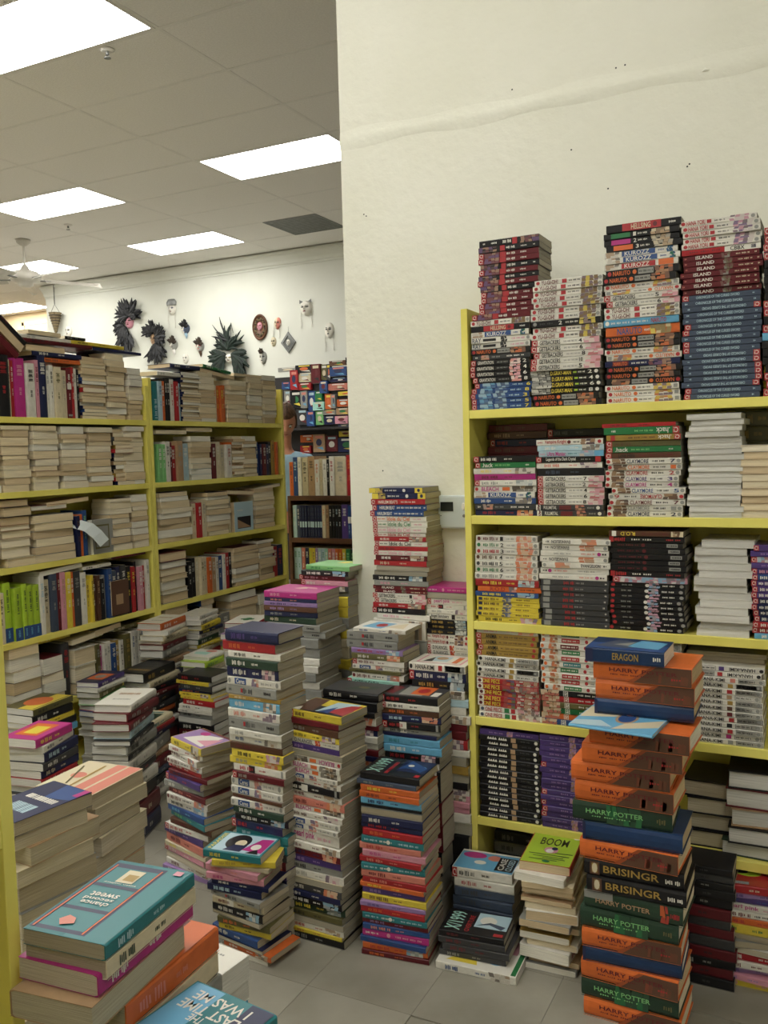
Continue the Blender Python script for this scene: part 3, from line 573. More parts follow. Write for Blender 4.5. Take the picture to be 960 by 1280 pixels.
# ------------------------------------------------------------------ data (metres; x along the white wall, y away from the eye, z up)
PILES = [
 ('comic_paperback', 'comic', 'the pile under a yellow-spined comic', (-1.4091, 2.1408, -0.1347, 0.1901), (-1.4312, 2.1187, -0.0323, 0.1934), 0.678, 0.0, 0.127, 'ye-br!:1.3 dr br-gy:1.2 ye-bk*:1 DNA:.9 pu-lv cr<:1 BLE^:1 BLE BLE CER:.8 wh-rd*:.9 bk-wh=:1.2 wh-dr*:1.1 sa-dr*:1.3 BLE#br:.9 wh-br* CER:1.1 CER:.9 PIN#pk:2 wh-dr*:1.2 dr-nv*:1.2 pu-lv!:1.2 gy-bk:1.2 wh-gy*:1.3 cr<:1 dg-wh*:1.2 nv-wh:1 bk-wh*:1.1 dn-ye*:1.2 ol-bk:1.1 gy<:1 wh-rd*:1 ye-rd:.6 bk-gy:1.3', {'rot': 0.02, 'tone': 'g', 'cover': 'flag'}),
 ('comic_paperback', 'comic', 'the pile under a dark wide hardcover', (-1.5869, 2.0926, -0.0607, 0.1901), (-1.5869, 2.0926, -0.0607, 0.1901), 0.91, 0.0, 0.13, 'nv-pu~:1.7 rd-og:1.4@-1 wh-bk:1 dn-wh:1.3 nv-wh*:1.5 CER:1.2 OGR:1.5@-.4 gd-cr:.6 sk-wh*:1.4 wh-sa*:1.3 OGR:1.6 wh-gy:1 wh-bl*:1.1 br-dr ye-bk*:1.2 ye-gy*:1 wh-rd=:1.1 dr-gy!:1 CER:1.3 CER:1.2 br-dr:.6 CER:1.1 dn-wh:1.1 bk-wh*:1 nv-rd!:1.3 te-lb:1.3 te-wh:1.3@.5 dg-gy:1 dr-nv*:1.3 pu-lv*:1.3 nv-gd:1.2 wh-rd!:2 gy-bk:3 pk-dr:3', {'tone': 'g'}),
 ('comic_paperback', 'comic', 'the pile under a pink and white cover', (-1.9955, 2.3053, -0.3585, 0.1902), (-2.0561, 2.3166, -0.2215, 0.2395), 0.47, 0.0, 0.127, 'ye-ol*:1.5 wh-rd*:1.2@-1 RDW:1.3@-2%-6 RDW:1.2@-1.5 rd-wh!:1.1@-2 dr-nv:1 pu-rd!:1.4@-2 gy-wh:1.3@-2%5 dr-sa:1.2@-.5 RDW:1.3%-4 wh-bk*:1.2@-.5 bl-sk:1.3@-1 te-lg:1.2%-8 br-dr:1.2@.5 wh-rd!:1.2%4 pu-lv:1.4@-1.5 sa-dr:1.7@-1 cr-ye:1 pk-wh!:1.2@-1 gy<:1.3 wh-dr*:1.2 lv-wh', {'cover': 'pink', 'rot': 0.06, 'tone': 'n', 'jit': 0.006}),
 ('comic_paperback', 'comic', 'the short pile under a teal figure cover', (-1.5842, 1.954, 0.1126, 0.1889), (-1.5774, 1.9842, -0.1653, 0.18), 0.305, 0.0, 0.127, 'te-ye:1.6 ye-gd:1.4@1.5%8 cr<:.8 pk-sa:1.4@-.5 pk-mg:1.4 nv-wh:1 nv-lb:1.6@-1 OGR:1.3 cr-dr=:1.5@.4%-5 bk-wh*:1.8%-8 gy<:1 ol-og:1.4@.6 ye-bk:1.3%6 bl-wh:1.7 nv<:.8 og-wh*:1.2@2.6 wh-rd:1.2@2.4', {'rot': 0.07, 'tone': 'n', 'jit': 0.006, 'cover': 'girl'}),
 ('comic_paperback', 'comic', 'the pile under an orange-panelled black cover', (-1.2006, 2.329, 0.0349, 0.185), (-1.2006, 2.329, 0.0349, 0.185), 0.6925, 0.0, 0.12, 'bk-rd!:1.6 wh-bk!:1.2 br-og:1.3 nv-lb*:1.3 bk-rd!=:1.5 gy-bk=:1 nv:.8 sk-te:1.6 sk-wh:1.6 bk-rd*:1.5 wh-gy:1.4', {'tone': 'g', 'cover': 'orange', 'filler': 'dr-wh bk-gy* wh-rd* pk-dr gy-bk!', 'unit': 0.0138, 'fill_t': 0.08}),
 ('comic_paperback', 'comic', 'the bright pile under a black numbered cover', (-1.1922, 2.17, 0.0163, 0.1836), (-1.1779, 2.1237, 0.1039, 0.2), 0.51, 0.0, 0.135, 'bk:1.5 sl-gy:1@-.3 og-ye:1.3@.2 og-dr:1.3 sk-nv:1.3 bk:.8 gy<:1.4 nv-wh:1.6 nv-rd:1.1 rd-og:1.5@.2 TEN:1.5@.3 sa-rd:1.3 pk-mg:1.4 rd-sa:1.2 TEN:1.4 sa-dr:1.5 rd-sa:1.2 og-ye:1 pu-lv:1.3 ye-br:1.4@.2 lv-pu:1 rd-og:1.3 TEN:1.3 dr-lv:1 bl-sa:1.2 BOX:1.5 bl-pu:1.2 og-rd*:1.3 dr-og:1.1', {'tone': 'n', 'cover': 'x99', 'jit': 0.004}),
 ('comic_paperback', 'comic', 'the pile under a dark cover with green figure', (-1.384, 2.2915, 0.0, 0.189), (-1.384, 2.2915, 0.0, 0.189), 0.6988, 0.0, 0.115, 'bk-wh~:1.7 bk-gy:2 bk-rd!:1.2 wh-pk*:1.6 dr-wh:1 nv-wh*:1.2 wh-bk:1.5 wh-gy:1.2 dr-nv:1.3 nv:1.1 pk-wh*:1.3', {'tone': 'g', 'cover': 'dark', 'filler': 'wh-rd* bk-wh gy-dr pk-wh', 'unit': 0.015, 'fill_t': 0.08}),
 ('comic_paperback', 'comic', 'the pile under a magenta cover', (-1.6923, 2.4466, 0.0, 0.205), (-1.6923, 2.4466, 0.0, 0.205), 0.9634, 0.0, 0.15, 'mg-pk:1.6@-.2 nv-sa:.9 lv-nv:1 br-lv:1.3 nv-gy:1.3 dn-cr:1.6 OGR:1.7@1 OGR:1.6@2', {'tone': 'g', 'cover': 'mag', 'filler': 'wh-gy gy-rd! gy-bk gy-bk wh-dr', 'unit': 0.0138, 'fill_t': 0.03}),
 ('comic_paperback', 'comic', 'the pile under a light green cover', (-1.6568, 2.6302, 0.0, 0.185), (-1.6568, 2.6302, 0.0, 0.185), 1.0272, 0.0, 0.14, 'lg-gn:1.2@2.5%-6 bk-wh*:1.3 dr-pk!:1.2@-1 pk-wh!:1.3 dg-dr*:1.3@.6 gy-bk:1.2', {'tone': 'g', 'cover': 'green', 'filler': 'gy-cr gy-wh cr-gy ye-bk!', 'unit': 0.0138, 'fill_t': 0.035}),
 ('comic_paperback', 'comic', 'the tallest floor pile by the white wall', (-1.3396, 2.56, 0.0, 0.1907), (-1.3396, 2.56, 0.0, 0.1907), 1.2983, 0.0, 0.13, 'DBZ:1.3 DBZ:1.5@.3 HRD:1.4@.4 HBL:1.5@.5 HBL:1.4@.5 IDO#og:1.3@.9 IDO#gn:1.4@.9 IDO#pk:1.4@.8 IDO#rd:1@.9 rd-wh*:1.2@.9 IDO#bk:1.2@.9 rd-dr!:1.1@1 IDO#pk:1.2@1 dr-wh*:1.3@1 rd-cr:1.4@1 gy<:1.2@1 gy<:1.2@.8 bk-wh*:1.3 gy-pk:1.3@.6 ISL:1 ISL:.9 GET:1.3 GET:1.2 rd-wh*:1.2 bk-wh!:1.5 wh-pk:1.4@1.6', {'tone': 'g', 'filler': 'wh-rd* bk-wh! gy-bk pk-dr', 'unit': 0.0131, 'fill_t': 0.06, 'jit': 0.002}),
 ('comic_paperback', 'comic', 'the pile with two thick grey comics', (-1.3571, 2.43, 0.0, 0.1817), (-1.3571, 2.43, 0.0, 0.1817), 0.8642, 0.0, 0.12, 'wh-bl*:.9@1 OGR:2@-1 OGR:2@-1 lv-rd*:1.2@.4 ol-wh*:1.4@.7 wh-dr!:1.4@.4 CER:1.1@.3 ol-bk:.9 RDW:1.4@.4 GAT:2@-1 pk-wh:1.4@-1 sa-wh:1.3@-1.2 sa-cr:1.5@-1.2', {'tone': 'g', 'cover': 'inv', 'filler': 'wh-rd* bk-wh gy-dr pk-wh', 'unit': 0.0132, 'fill_t': 0.06, 'jit': 0.003}),
 ('comic_paperback', 'comic', 'the pile below the thermostat', (-1.1516, 2.57, 0.0, 0.143), (-1.1516, 2.57, 0.0, 0.143), 0.9828, 0.0, 0.125, 'BOX#pu:1.5 gy<:1.7 PIN:1.6 wh-rd=:1.2 wh-gy*:1.3 ANG:1.6 bk-gd*:1.4 bk-gd*:1.3 bk-gd*:1.3 VAM:1.5 VAM:1.4 DNA:1.5 DNA:1.3 DNA:1.3', {'tone': 'g', 'filler': 'wh-rd* bk-wh gy-dr pk-wh', 'unit': 0.0114, 'fill_t': 0.06, 'jit': 0.002}),
 ('comic_paperback', 'comic', 'the pile under a pink-framed white cover', (-1.155, 2.44, 0.0, 0.1851), (-1.155, 2.44, 0.0, 0.1851), 0.7683, 0.0, 0.125, 'HAN#rd:1.3@.0 nv-wh!*:1.6 bk-gd*:1.4 BLE:1.4 lb-dg:1.3@.8 wh-gy:1.4 wh-og*:1.4@.8 dr-wh!:1.2 dr-wh!:1.4 rd-bk*:1.7 wh-bk:1.2 gy<:1.5 gd-br:1.5@.8 gy<:1.5 bk-wh:1.2 wh-gy* pk-dr* pk-wh pk-dr wh-gy:1.6 gy<:2', {'tone': 'g', 'cover': 'hana', 'filler': 'wh-rd* bk-wh gy-dr pk-wh', 'unit': 0.0175, 'fill_t': 0.06, 'jit': 0.003}),
 ('comic_paperback', 'comic', 'the pile under a sky blue comic', (-0.9747, 2.3169, 0.0797, 0.178), (-0.9747, 2.3169, 0.0797, 0.178), 0.207, 0.0, 0.12, 'wh-bk!:1.6 wh-rd:1.4@1 sl-dg:1.5 sl-dg:1.5 sl-dg:1.5 sl-dg:1.4 dg-gy dg-gy', {'tone': 'g', 'cover': 'case', 'jit': 0.003}),
 ('comic_paperback', 'comic', 'the low dark pile under a nebula cover', (-0.9595, 2.1684, 0.1, 0.1881), (-0.9595, 2.1684, 0.1, 0.1881), 0.098, 0.024, 0.122, 'bk-dr:1 dg-dr:1.1@.3 dg-dr:1.2@.2 dg-gy:1', {'tone': 'g', 'cover': 'x98', 'jit': 0.004}),
 ('comic_paperback', 'large paperback', 'the floor below the low dark pile', (-0.9576, 2.1407, 0.048, 0.225), (-0.9576, 2.1407, 0.048, 0.225), 0.024, 0.0, 0.165, 'wh-bl*:1', {'tone': 'w', 'cover': 'kids', 'jit': 0, 'rot': 0}),
 ('comic_paperback', 'paperback', 'the pile under a lime green cover', (-0.6146, 2.2604, 1.6406, 0.2), (-0.5957, 2.2491, 1.6057, 0.2), 0.29, 0.0, 0.14, 'rd-og:2 wh-pk:1.8@.4 cr-rd:1.2@-1 tn-br:1.3@.4 cr-br:1.2@1.5 tn-og:1 cr-wh:1.6 wh-rd:2.2@-.5%3 gy-bk:1.6@-.4 cr-gy:1.4@.6 gd-bk:1.6@-.2%-3 wh-gy:1.6@.5 wh-rd:2.6@-1 tn-gy:1.3@1.2 gy-bk:1.4', {'tone': 'c', 'cover': 'lime', 'rot': 0.04, 'jit': 0.006}),
 ('hardcover_book', 'hardcover', 'the tall pile of thick novels on the floor', (-0.5453, 2.1108, -0.03, 0.2349), (-0.5453, 2.1108, -0.03, 0.2349), 0.875, 0.0, 0.165, 'HP1~:0.960@2.3 HP1~:0.960@2.3 HPB~:0.800@1.9 HP1~:1.000@2.1 HP1~:1.000@-0.2 HP1~:1.000@-1.5 HP1~:1.040@-1.3 HPG~:1.000@-2.3 HPB~:0.960@0.2 HP1~:1.000@0.0 BRI~:0.840@0.0 BRI~:0.840@1.5 HPK~:0.960@0.8 HPG~:1.040@-0.4 HP1~:0.960@-0.4 HPB~:0.800@-0.4 HP1~:1.000@-0.4 HPG~:1.000@-0.4 HP1~:1.000@0.0', {'hard': True, 'tone': 'c', 'jit': 0.003, 'rot': 0.03}),
 ('comic_paperback', 'comic', 'the pile under a red creature cover', (-0.2762, 2.3825, 0.1116, 0.2), (-0.2702, 2.3783, 0.0155, 0.2), 0.275, 0.0, 0.14, 'rd-cr:1.7 lv-pu:1.1@1.5%3 pu-bl:1.2@1.5 PIN#pk:1.3@2 RDW:1.3@3 og-rd:1.3@1 ye-gn!:2@.5 gy<:1.2 gy<:1.3@1%7 wh-dg<:1.2%-6 rd-wh*:1.6 wh-dr:1.4 lv-pu:1.3@-1.5%4 pk-lv:1.3 ye-pk*:1.5@.6', {'tone': 'n', 'cover': 'redc', 'rot': 0.05, 'jit': 0.006}),
 ('comic_paperback', 'comic', 'the dark pile behind the thick novels', (-0.3739, 2.36, 0.0, 0.16), (-0.3739, 2.36, 0.0, 0.16), 0.3207, 0.0, 0.11, 'bk-dg dg-bk bk-gy', {'tone': 'g', 'filler': 'bk-dg dg-bk dr-bk bk-gy', 'unit': 0.02, 'fill_t': 0.026}),
 ('paperback_novel', 'novel', 'the near pile topped by a teal cover', (-0.8416, 0.827, 1.6755, 0.21), (-0.8416, 0.827, 1.6755, 0.21), 0.786, 0.736, 0.136, 'te-lb:1.3 cr-dn:1.6@.3 ', {'tone': 'n', 'cover': 'teal', 'rot': 0.01, 'jit': 0.002}),
 ('paperback_novel', 'novel', 'the near pile just below the teal novel', (-0.8495, 0.8156, 1.6581, 0.215), (-0.8495, 0.8156, 1.6581, 0.215), 0.746, 0.676, 0.135, 'mg-wh:1.1 tn-br<:1.4@-1%2', {'tone': 'n', 'rot': 0.01, 'jit': 0.002}),
 ('paperback_novel', 'novel', 'the near pile above its hidden bottom', (-0.8526, 0.8719, 1.6057, 0.215), (-0.8526, 0.8719, 1.6057, 0.215), 0.676, 0.636, 0.17, 'og-sa:1.3', {'tone': 'n', 'cover': 'bars', 'rot': 0, 'jit': 0}),
 ('paperback_novel', 'novel', 'the near pile bottom beside the yellow upright', (-0.8526, 0.8719, 1.6057, 0.215), (-0.8526, 0.8719, 1.6057, 0.215), 0.636, 0.0, 0.15, 'cr-br:1.3 gy-bk tn-rd wh-bl cr-gn', {'tone': 'n', 'filler': 'cr-br wh-bl tn-gy dr-wh', 'fill_t': 0.03}),
 ('paperback_novel', 'novel', 'the nearest pile under a sea blue cover', (-0.712, 0.786, 1.4486, 0.2), (-0.712, 0.786, 1.501, 0.2), 0.64, 0.0, 0.155, 'te-wh:1 mg-wh:1@.6 cr-br:1', {'tone': 'n', 'cover': 'last', 'filler': 'cr-br wh-bl tn-gy dr-wh', 'fill_t': 0.06, 'unit': 0.03}),
 ('paperback_novel', 'novel', 'the small pile of pale books behind the orange spine', (-0.911, 1.145, 1.4661, 0.075), (-0.911, 1.145, 1.5359, 0.075), 0.545, 0.0, 0.14, 'wh-gy<:1.5 wh-bk<:1.2 sk-wh:1', {'tone': 'w', 'cover': 'white', 'filler': 'cr-br wh-bl tn-gy dr-wh', 'fill_t': 0.045, 'unit': 0.03}),
 ('paperback_novel', 'novel', 'the near pile under a starry blue cover', (-1.572, 1.3024, 1.4312, 0.2), (-1.572, 1.3024, 1.4312, 0.2), 0.64, 0.0, 0.15, 'nv-bl<:1.2 cr-tn<:1.3@-1%-5 tn-br<:1.6@1%4 cr-gy<:1.4%-4 gy-cr<:2.2@.5 gy-bk<:2.2 cr-br<:1.8', {'tone': 'n', 'cover': 'star', 'filler': 'cr-br< gy-bk< tn-wh<', 'fill_t': 0.07, 'unit': 0.026, 'rot': 0.03, 'jit': 0.005}),
 ('paperback_novel', 'novel', 'the near pile under a salmon cover', (-1.6245, 1.5806, 1.6232, 0.195), (-1.6245, 1.5806, 1.6232, 0.195), 0.59, 0.0, 0.19, 'cr-sa<:1.3 cr-og<:1.3@.5 gy-br<:1.3@-1 cr-tn<:1.6@1%5 gy-cr<:1.6 tn-br<:1.4@-1', {'tone': 'n', 'cover': 'sun', 'filler': 'cr-br< gy-bk< tn-wh<', 'fill_t': 0.07, 'unit': 0.03, 'rot': 0.02, 'jit': 0.005}),
 ('paperback_novel', 'novel', 'the pile under a yellow cover with orange', (-2.6917, 2.3606, 1.6581, 0.22), (-2.6917, 2.3606, 1.6581, 0.22), 0.47, 0.0, 0.15, 'ol-bk:1 bk-wh:1.3 ye-bk:.8 bk-gy:1.2 sk-wh:1', {'hard': False, 'cover': 'yel', 'tone': 'w', 'rot': 0.05, 'jit': 0.007, 'filler': 'bk-wh dr-cr nv-wh wh-bk gy-bk br-gd bk-rd', 'unit': 0.026, 'fill_t': 0.07}),
 ('paperback_novel', 'novel', 'the pile under a magenta and yellow cover', (-2.1795, 1.9207, 1.7453, 0.18), (-2.1795, 1.9207, 1.7453, 0.18), 0.56, 0.0, 0.13, 'mg-ye:1.1 wh-bk:.9%9 nv-lb:1.2 dg-wh:1 nv-cr:1 rd-wh:1 lb-bk:1 bk-gy:1.3 rd-nv:1 dg-gy:1.4', {'hard': False, 'cover': 'mgye', 'tone': 'w', 'rot': 0.05, 'jit': 0.007, 'filler': 'bk-wh dr-cr nv-wh wh-bk gy-bk br-gd bk-rd', 'unit': 0.026, 'fill_t': 0.07}),
 ('hardcover_book', 'novel', 'the pile under a plain white cover', (-2.2604, 2.392, 1.885, 0.23), (-2.2604, 2.392, 1.885, 0.23), 0.52, 0.0, 0.145, 'wh-gy:1 dr-gy:1.2@1 dr-wh:1.1 lb-gy:1.2 bk-wh:.7@-1 gy-bk:1.4 bk-gy:.9 wh-gy:1.6 bk-rd:1.2 wh-bk:1.6', {'hard': True, 'cover': 'white', 'tone': 'w', 'rot': 0.05, 'jit': 0.007, 'filler': 'bk-wh dr-cr nv-wh wh-bk gy-bk br-gd bk-rd', 'unit': 0.026, 'fill_t': 0.07}),
 ('hardcover_book', 'novel', 'the pile under an orange-framed purple cover', (-2.7257, 2.7278, 1.7802, 0.2), (-2.7257, 2.7278, 1.7802, 0.2), 0.48, 0.0, 0.11, 'pu-wh:.8 wh-gy:.7 ol-cr:1 lg-cr:1.2 rd-wh:1@1%-9 bl-wh:.9 cr-tn:1 gy-bk:1 wh-bk:1', {'hard': True, 'cover': 'purp', 'tone': 'w', 'rot': 0.05, 'jit': 0.007, 'filler': 'bk-wh dr-cr nv-wh wh-bk gy-bk br-gd bk-rd', 'unit': 0.026, 'fill_t': 0.07}),
 ('hardcover_book', 'novel', 'the pile under a large black volume', (-2.679, 2.9421, 1.7104, 0.25), (-2.679, 2.9421, 1.7104, 0.25), 0.47, 0.0, 0.14, 'bk-gd:1.6 cr-bk:1@2 bk-rd:1%-5 dr-wh:.9 bk-gd:1.3 dg-wh:1.2 og-bk:.9@-1 bk-cr:1 wh-bk:.8 dg-bk:1.2', {'hard': True, 'cover': 'black', 'tone': 'w', 'rot': 0.05, 'jit': 0.007, 'filler': 'bk-wh dr-cr nv-wh wh-bk gy-bk br-gd bk-rd', 'unit': 0.026, 'fill_t': 0.07}),
 ('hardcover_book', 'novel', 'the low pile under a dark photograph cover', (-2.4901, 2.7391, 1.7802, 0.22), (-2.4901, 2.7391, 1.7802, 0.22), 0.32, 0.0, 0.15, 'cr-te:1 rd-nv:.8 nv-wh:1 gy-wh:2 tn-cr:.9 dr-cr:1.6@-.5 sl-gy:1.1 bk-gy:1.3 wh-gy:1@1.5 wh-gy:1@1.6', {'hard': True, 'cover': 'photo', 'tone': 'w', 'rot': 0.05, 'jit': 0.007, 'filler': 'bk-wh dr-cr nv-wh wh-bk gy-bk br-gd bk-rd', 'unit': 0.026, 'fill_t': 0.07}),
 ('hardcover_book', 'novel', 'the pile under a white and orange cover', (-2.7747, 3.1908, 1.7453, 0.23), (-2.7747, 3.1908, 1.7453, 0.23), 0.64, 0.0, 0.13, 'og-wh:1.3 wh-gy:.9%8 cr-bk:1 cr-tn:.6 dr-gy:1@-2 gy-wh:1.4@-1.5 wh-gy:.8@1 tn-bk:1.1 wh-bk:1', {'hard': True, 'cover': 'white', 'tone': 'w', 'rot': 0.05, 'jit': 0.007, 'filler': 'bk-wh dr-cr nv-wh wh-bk gy-bk br-gd bk-rd', 'unit': 0.026, 'fill_t': 0.07}),
 ('hardcover_book', 'novel', 'the white and yellow pile by the lime book', (-2.7708, 3.4562, 1.7104, 0.2), (-2.7708, 3.4562, 1.7104, 0.2), 0.63, 0.0, 0.12, 'wh-gy:.8 wh-bk:1 ye-nv:1.1 nv-ye:.8 wh-bk:.9 dn-wh:1 ye-wh:.7 cr-wh:1 rd-og:1 wh-gy:1', {'hard': True, 'cover': None, 'tone': 'w', 'rot': 0.05, 'jit': 0.007, 'filler': 'bk-wh dr-cr nv-wh wh-bk gy-bk br-gd bk-rd', 'unit': 0.026, 'fill_t': 0.07}),
 ('hardcover_book', 'novel', 'the pile under a green clover cover', (-2.4204, 3.417, 1.8326, 0.22), (-2.4204, 3.417, 1.8326, 0.22), 0.62, 0.0, 0.16, 'rd-wh:1 dr-wh:.9 lv-wh:1.1@-2 gy-lv:1 tn-bk:1.2', {'hard': True, 'cover': 'clov', 'tone': 'w', 'rot': 0.05, 'jit': 0.007, 'filler': 'bk-wh dr-cr nv-wh wh-bk gy-bk br-gd bk-rd', 'unit': 0.026, 'fill_t': 0.07}),
 ('hardcover_book', 'novel', 'the pile under a mint figure cover', (-2.5476, 3.2342, 1.6755, 0.15), (-2.5476, 3.2342, 1.6755, 0.15), 0.49, 0.0, 0.14, 'wh-mn:.6 lm-gn:1@-4 cr-gy:1 wh-gy:.8', {'hard': True, 'cover': 'flow', 'tone': 'w', 'rot': 0.05, 'jit': 0.007, 'filler': 'bk-wh dr-cr nv-wh wh-bk gy-bk br-gd bk-rd', 'unit': 0.026, 'fill_t': 0.07}),
 ('hardcover_book', 'book', 'the pile under a red-blotted black cover', (-2.5999, 3.0699, -0.0033, 0.185), (-2.5999, 3.0699, -0.0033, 0.185), 0.45, 0.0, 0.15, 'bk-rd:1.6@-.5 ye-rd:1@-.8 dg-gy:1.5@.6 nv-og:.8@.8 ye-bk*:1@.4 ye-rd:.8@1.2 rd-wh:1.6@1.6 wh-bk:1.2 wh-gy:1@-.6 gy-bk:1.3 gy<:1.6', {'hard': False, 'tone': 'w', 'jit': 0.005, 'rot': 0.04, 'filler': 'bk-wh dr-cr wh-bk gy-bk', 'unit': 0.0165, 'fill_t': 0.03}),
 ('manga_volume', 'manga', 'the top-shelf pile next to the upright', (-0.9405, 2.458, 0.0, 0.1786), (-0.9405, 2.458, 0.0, 0.1786), 1.8025, 1.529, 0.127, 'DRC YGO HEL KRZ RAYx2:1 NAR GRP:.9 GRVx4:1 BLUx5:.93', {'jit': 0.0025, 'rot': 0.012, 'tone': 'g'}),
 ('manga_volume', 'manga', 'the dark red pile above the upright end', (-0.913, 2.465, 0.0, 0.1801), (-0.913, 2.465, 0.0, 0.1801), 2.0122, 1.8025, 0.127, 'DRK^:1.2 DRK DRC DRC DRK DRC DRK:.9 DRC DRK DRC DRC DRC DRC:.9', {'jit': 0.0025, 'rot': 0.012, 'tone': 'g'}),
 ('manga_volume', 'manga', 'the second top-shelf pile from the upright', (-0.7584, 2.458, 0.0, 0.1958), (-0.7584, 2.458, 0.0, 0.1958), 1.8805, 1.529, 0.127, 'YGOx5:.9@.7 YGO YGO YGB YGO@.3 YGO GETx5:1 DGMx4:.95 NARx2:1', {'jit': 0.0025, 'rot': 0.012, 'tone': 'g'}),
 ('manga_volume', 'manga', 'the top-shelf pile with the sky blue volume', (-0.5512, 2.458, 0.0, 0.1957), (-0.5512, 2.458, 0.0, 0.1957), 2.0047, 1.529, 0.127, 'HEL:1.3@.4 BKG@-.6 BKM BKO KRZ KRZ KRR NAR:1.2 NAR:1.1 NAW:1 NAW^:.8 GET GET YGO YGO NAS:1.2 NAB:1.6 NAR NAR NAW NAW^ NAX NAR NAR NAR^ NAW NAW NAW', {'jit': 0.0025, 'rot': 0.012, 'tone': 'g'}),
 ('manga_volume', 'manga', 'the dark red and slate top-shelf pile', (-0.3495, 2.458, 0.0, 0.1892), (-0.3495, 2.458, 0.0, 0.1892), 1.99, 1.529, 0.127, 'HYDx5:1 CBB:1 ISLx7:.95 CCS CCN CCS^ CCN CCN CCS CCS CCN CCS CCS CCS^ CCS^ CCS^ CCS^ CCS^ CCS^ CCS CCS', {'jit': 0.0025, 'rot': 0.012, 'tone': 'g'}),
 ('manga_volume', 'manga', 'the top-shelf pile at the edge of view', (-0.1547, 2.458, 0.0, 0.1548), (-0.1547, 2.458, 0.0, 0.1548), 1.9478, 1.529, 0.127, 'bk-wh! sl-wh!x3 bk-gy*x5 pu-wh! gn-wh! bk-wh mg-wh! sk-wh bk-gyx4 bk-wh!*x3', {'jit': 0.0025, 'rot': 0.012, 'tone': 'g'}),
 ('manga_volume', 'manga', 'the recessed dark red second-shelf pile', (-0.9405, 2.59, 0.0, 0.1855), (-0.9405, 2.59, 0.0, 0.1855), 1.487, 1.22, 0.09, 'dr-br br-tn nv-rd! dr-br dr-bk dr-br dg-bk:2 dr-bk:2 dg-br:2', {'jit': 0.0025, 'rot': 0.012, 'tone': 'g'}),
 ('manga_volume', 'manga', 'the second-shelf pile next to the upright', (-0.9405, 2.458, 0.0, 0.1872), (-0.9405, 2.458, 0.0, 0.1872), 1.3933, 1.22, 0.127, 'bk-wh! HAK wh-ye* mg-dr wh-gy*! BLE KRZ bl-wh* GRP#og nv-rd*', {'jit': 0.0025, 'rot': 0.012, 'tone': 'g'}),
 ('manga_volume', 'manga', 'the recessed dark pile on the second shelf', (-0.7526, 2.59, 0.0, 0.1681), (-0.7526, 2.59, 0.0, 0.1681), 1.4673, 1.22, 0.09, 'bk-dg! dr-br bk-dr dg-br:2 dr-bk:2 bk-dg:2 dr-br:2', {'jit': 0.0025, 'rot': 0.012, 'tone': 'g'}),
 ('manga_volume', 'manga', 'the second-shelf pile beginning pale pink', (-0.7482, 2.458, 0.0, 0.1883), (-0.7482, 2.458, 0.0, 0.1883), 1.4366, 1.22, 0.127, 'VAM lb-wh* ULT LDC wh-sa* bk-sl:1.3 GETx5:1 FMA FMA', {'jit': 0.0025, 'rot': 0.012, 'tone': 'g'}),
 ('manga_volume', 'manga', 'the second-shelf pile, green over white', (-0.5534, 2.458, 0.0, 0.1982), (-0.5534, 2.458, 0.0, 0.1982), 1.4746, 1.22, 0.127, 'rd-dr:.7@-1 HAK^:1.3 HKY^ ol-br! HAK LOV CLV#nv CLV#og CLV#rd CLV#pu CLV#mg CLV#bl@1 CLV^#rd@1 CLV#dr@1 CLV#gy@1 CLV#nv@.6', {'jit': 0.0025, 'rot': 0.012, 'tone': 'g'}),
 ('manga_volume', 'manga', 'the pale paged second-shelf pile', (-0.3369, 2.458, 0.0, 0.1337), (-0.3369, 2.458, 0.0, 0.1337), 1.4916, 1.22, 0.18, 'wh-gy<x18', {'tone': 'w', 'jit': 0.004, 'rot': 0.012}),
 ('manga_volume', 'manga', 'the cream paged second-shelf pile', (-0.2071, 2.458, 0.0, 0.1382), (-0.2071, 2.458, 0.0, 0.1382), 1.4085, 1.22, 0.16, 'gy-wh< tn-gy<x9', {'tone': 'c', 'jit': 0.0025, 'rot': 0.012}),
 ('manga_volume', 'manga', 'the recessed olive pile on the second shelf', (-0.2619, 2.6, 0.0, 0.1597), (-0.2619, 2.6, 0.0, 0.1597), 1.4983, 1.25, 0.08, 'ol-gdx6', {'jit': 0.0025, 'rot': 0.012, 'tone': 'g'}),
 ('manga_volume', 'manga', 'the third-shelf pile next to the upright', (-0.9405, 2.458, 0.0, 0.1926), (-0.9405, 2.458, 0.0, 0.1926), 1.1614, 0.906, 0.127, 'TSU#dr TSU#gn TSU#rd TSU#br TSU#dg TSU#gn TSU#gy rd-ye*:1.1 ROD:.9 bl-ye*:.8 YLWx4:.8 ye-bk*:.9@.6', {'jit': 0.0025, 'rot': 0.012, 'tone': 'g'}),
 ('manga_volume', 'manga', 'the third-shelf pile, white over charcoal', (-0.7408, 2.458, 0.0, 0.1936), (-0.7408, 2.458, 0.0, 0.1936), 1.1561, 0.906, 0.127, 'EVA^ EVA^ EVP EVA^ EVA EVP^ EVP GRR:1 GRRx7:1', {'jit': 0.0025, 'rot': 0.012, 'tone': 'g'}),
 ('manga_volume', 'manga', 'the third-shelf pile of black volumes', (-0.5428, 2.458, 0.0, 0.1989), (-0.5428, 2.458, 0.0, 0.1989), 1.1822, 0.906, 0.127, 'ROB^:1 GOR:1 BBLx5:1 GOR MIX DNCx9:.95', {'jit': 0.0025, 'rot': 0.012, 'tone': 'g'}),
 ('manga_volume', 'manga', 'the third-shelf pale paged pile', (-0.3196, 2.458, 0.0, 0.1319), (-0.3196, 2.458, 0.0, 0.1319), 1.1603, 0.906, 0.18, 'wh-gy<x13', {'tone': 'w', 'jit': 0.006, 'rot': 0.012}),
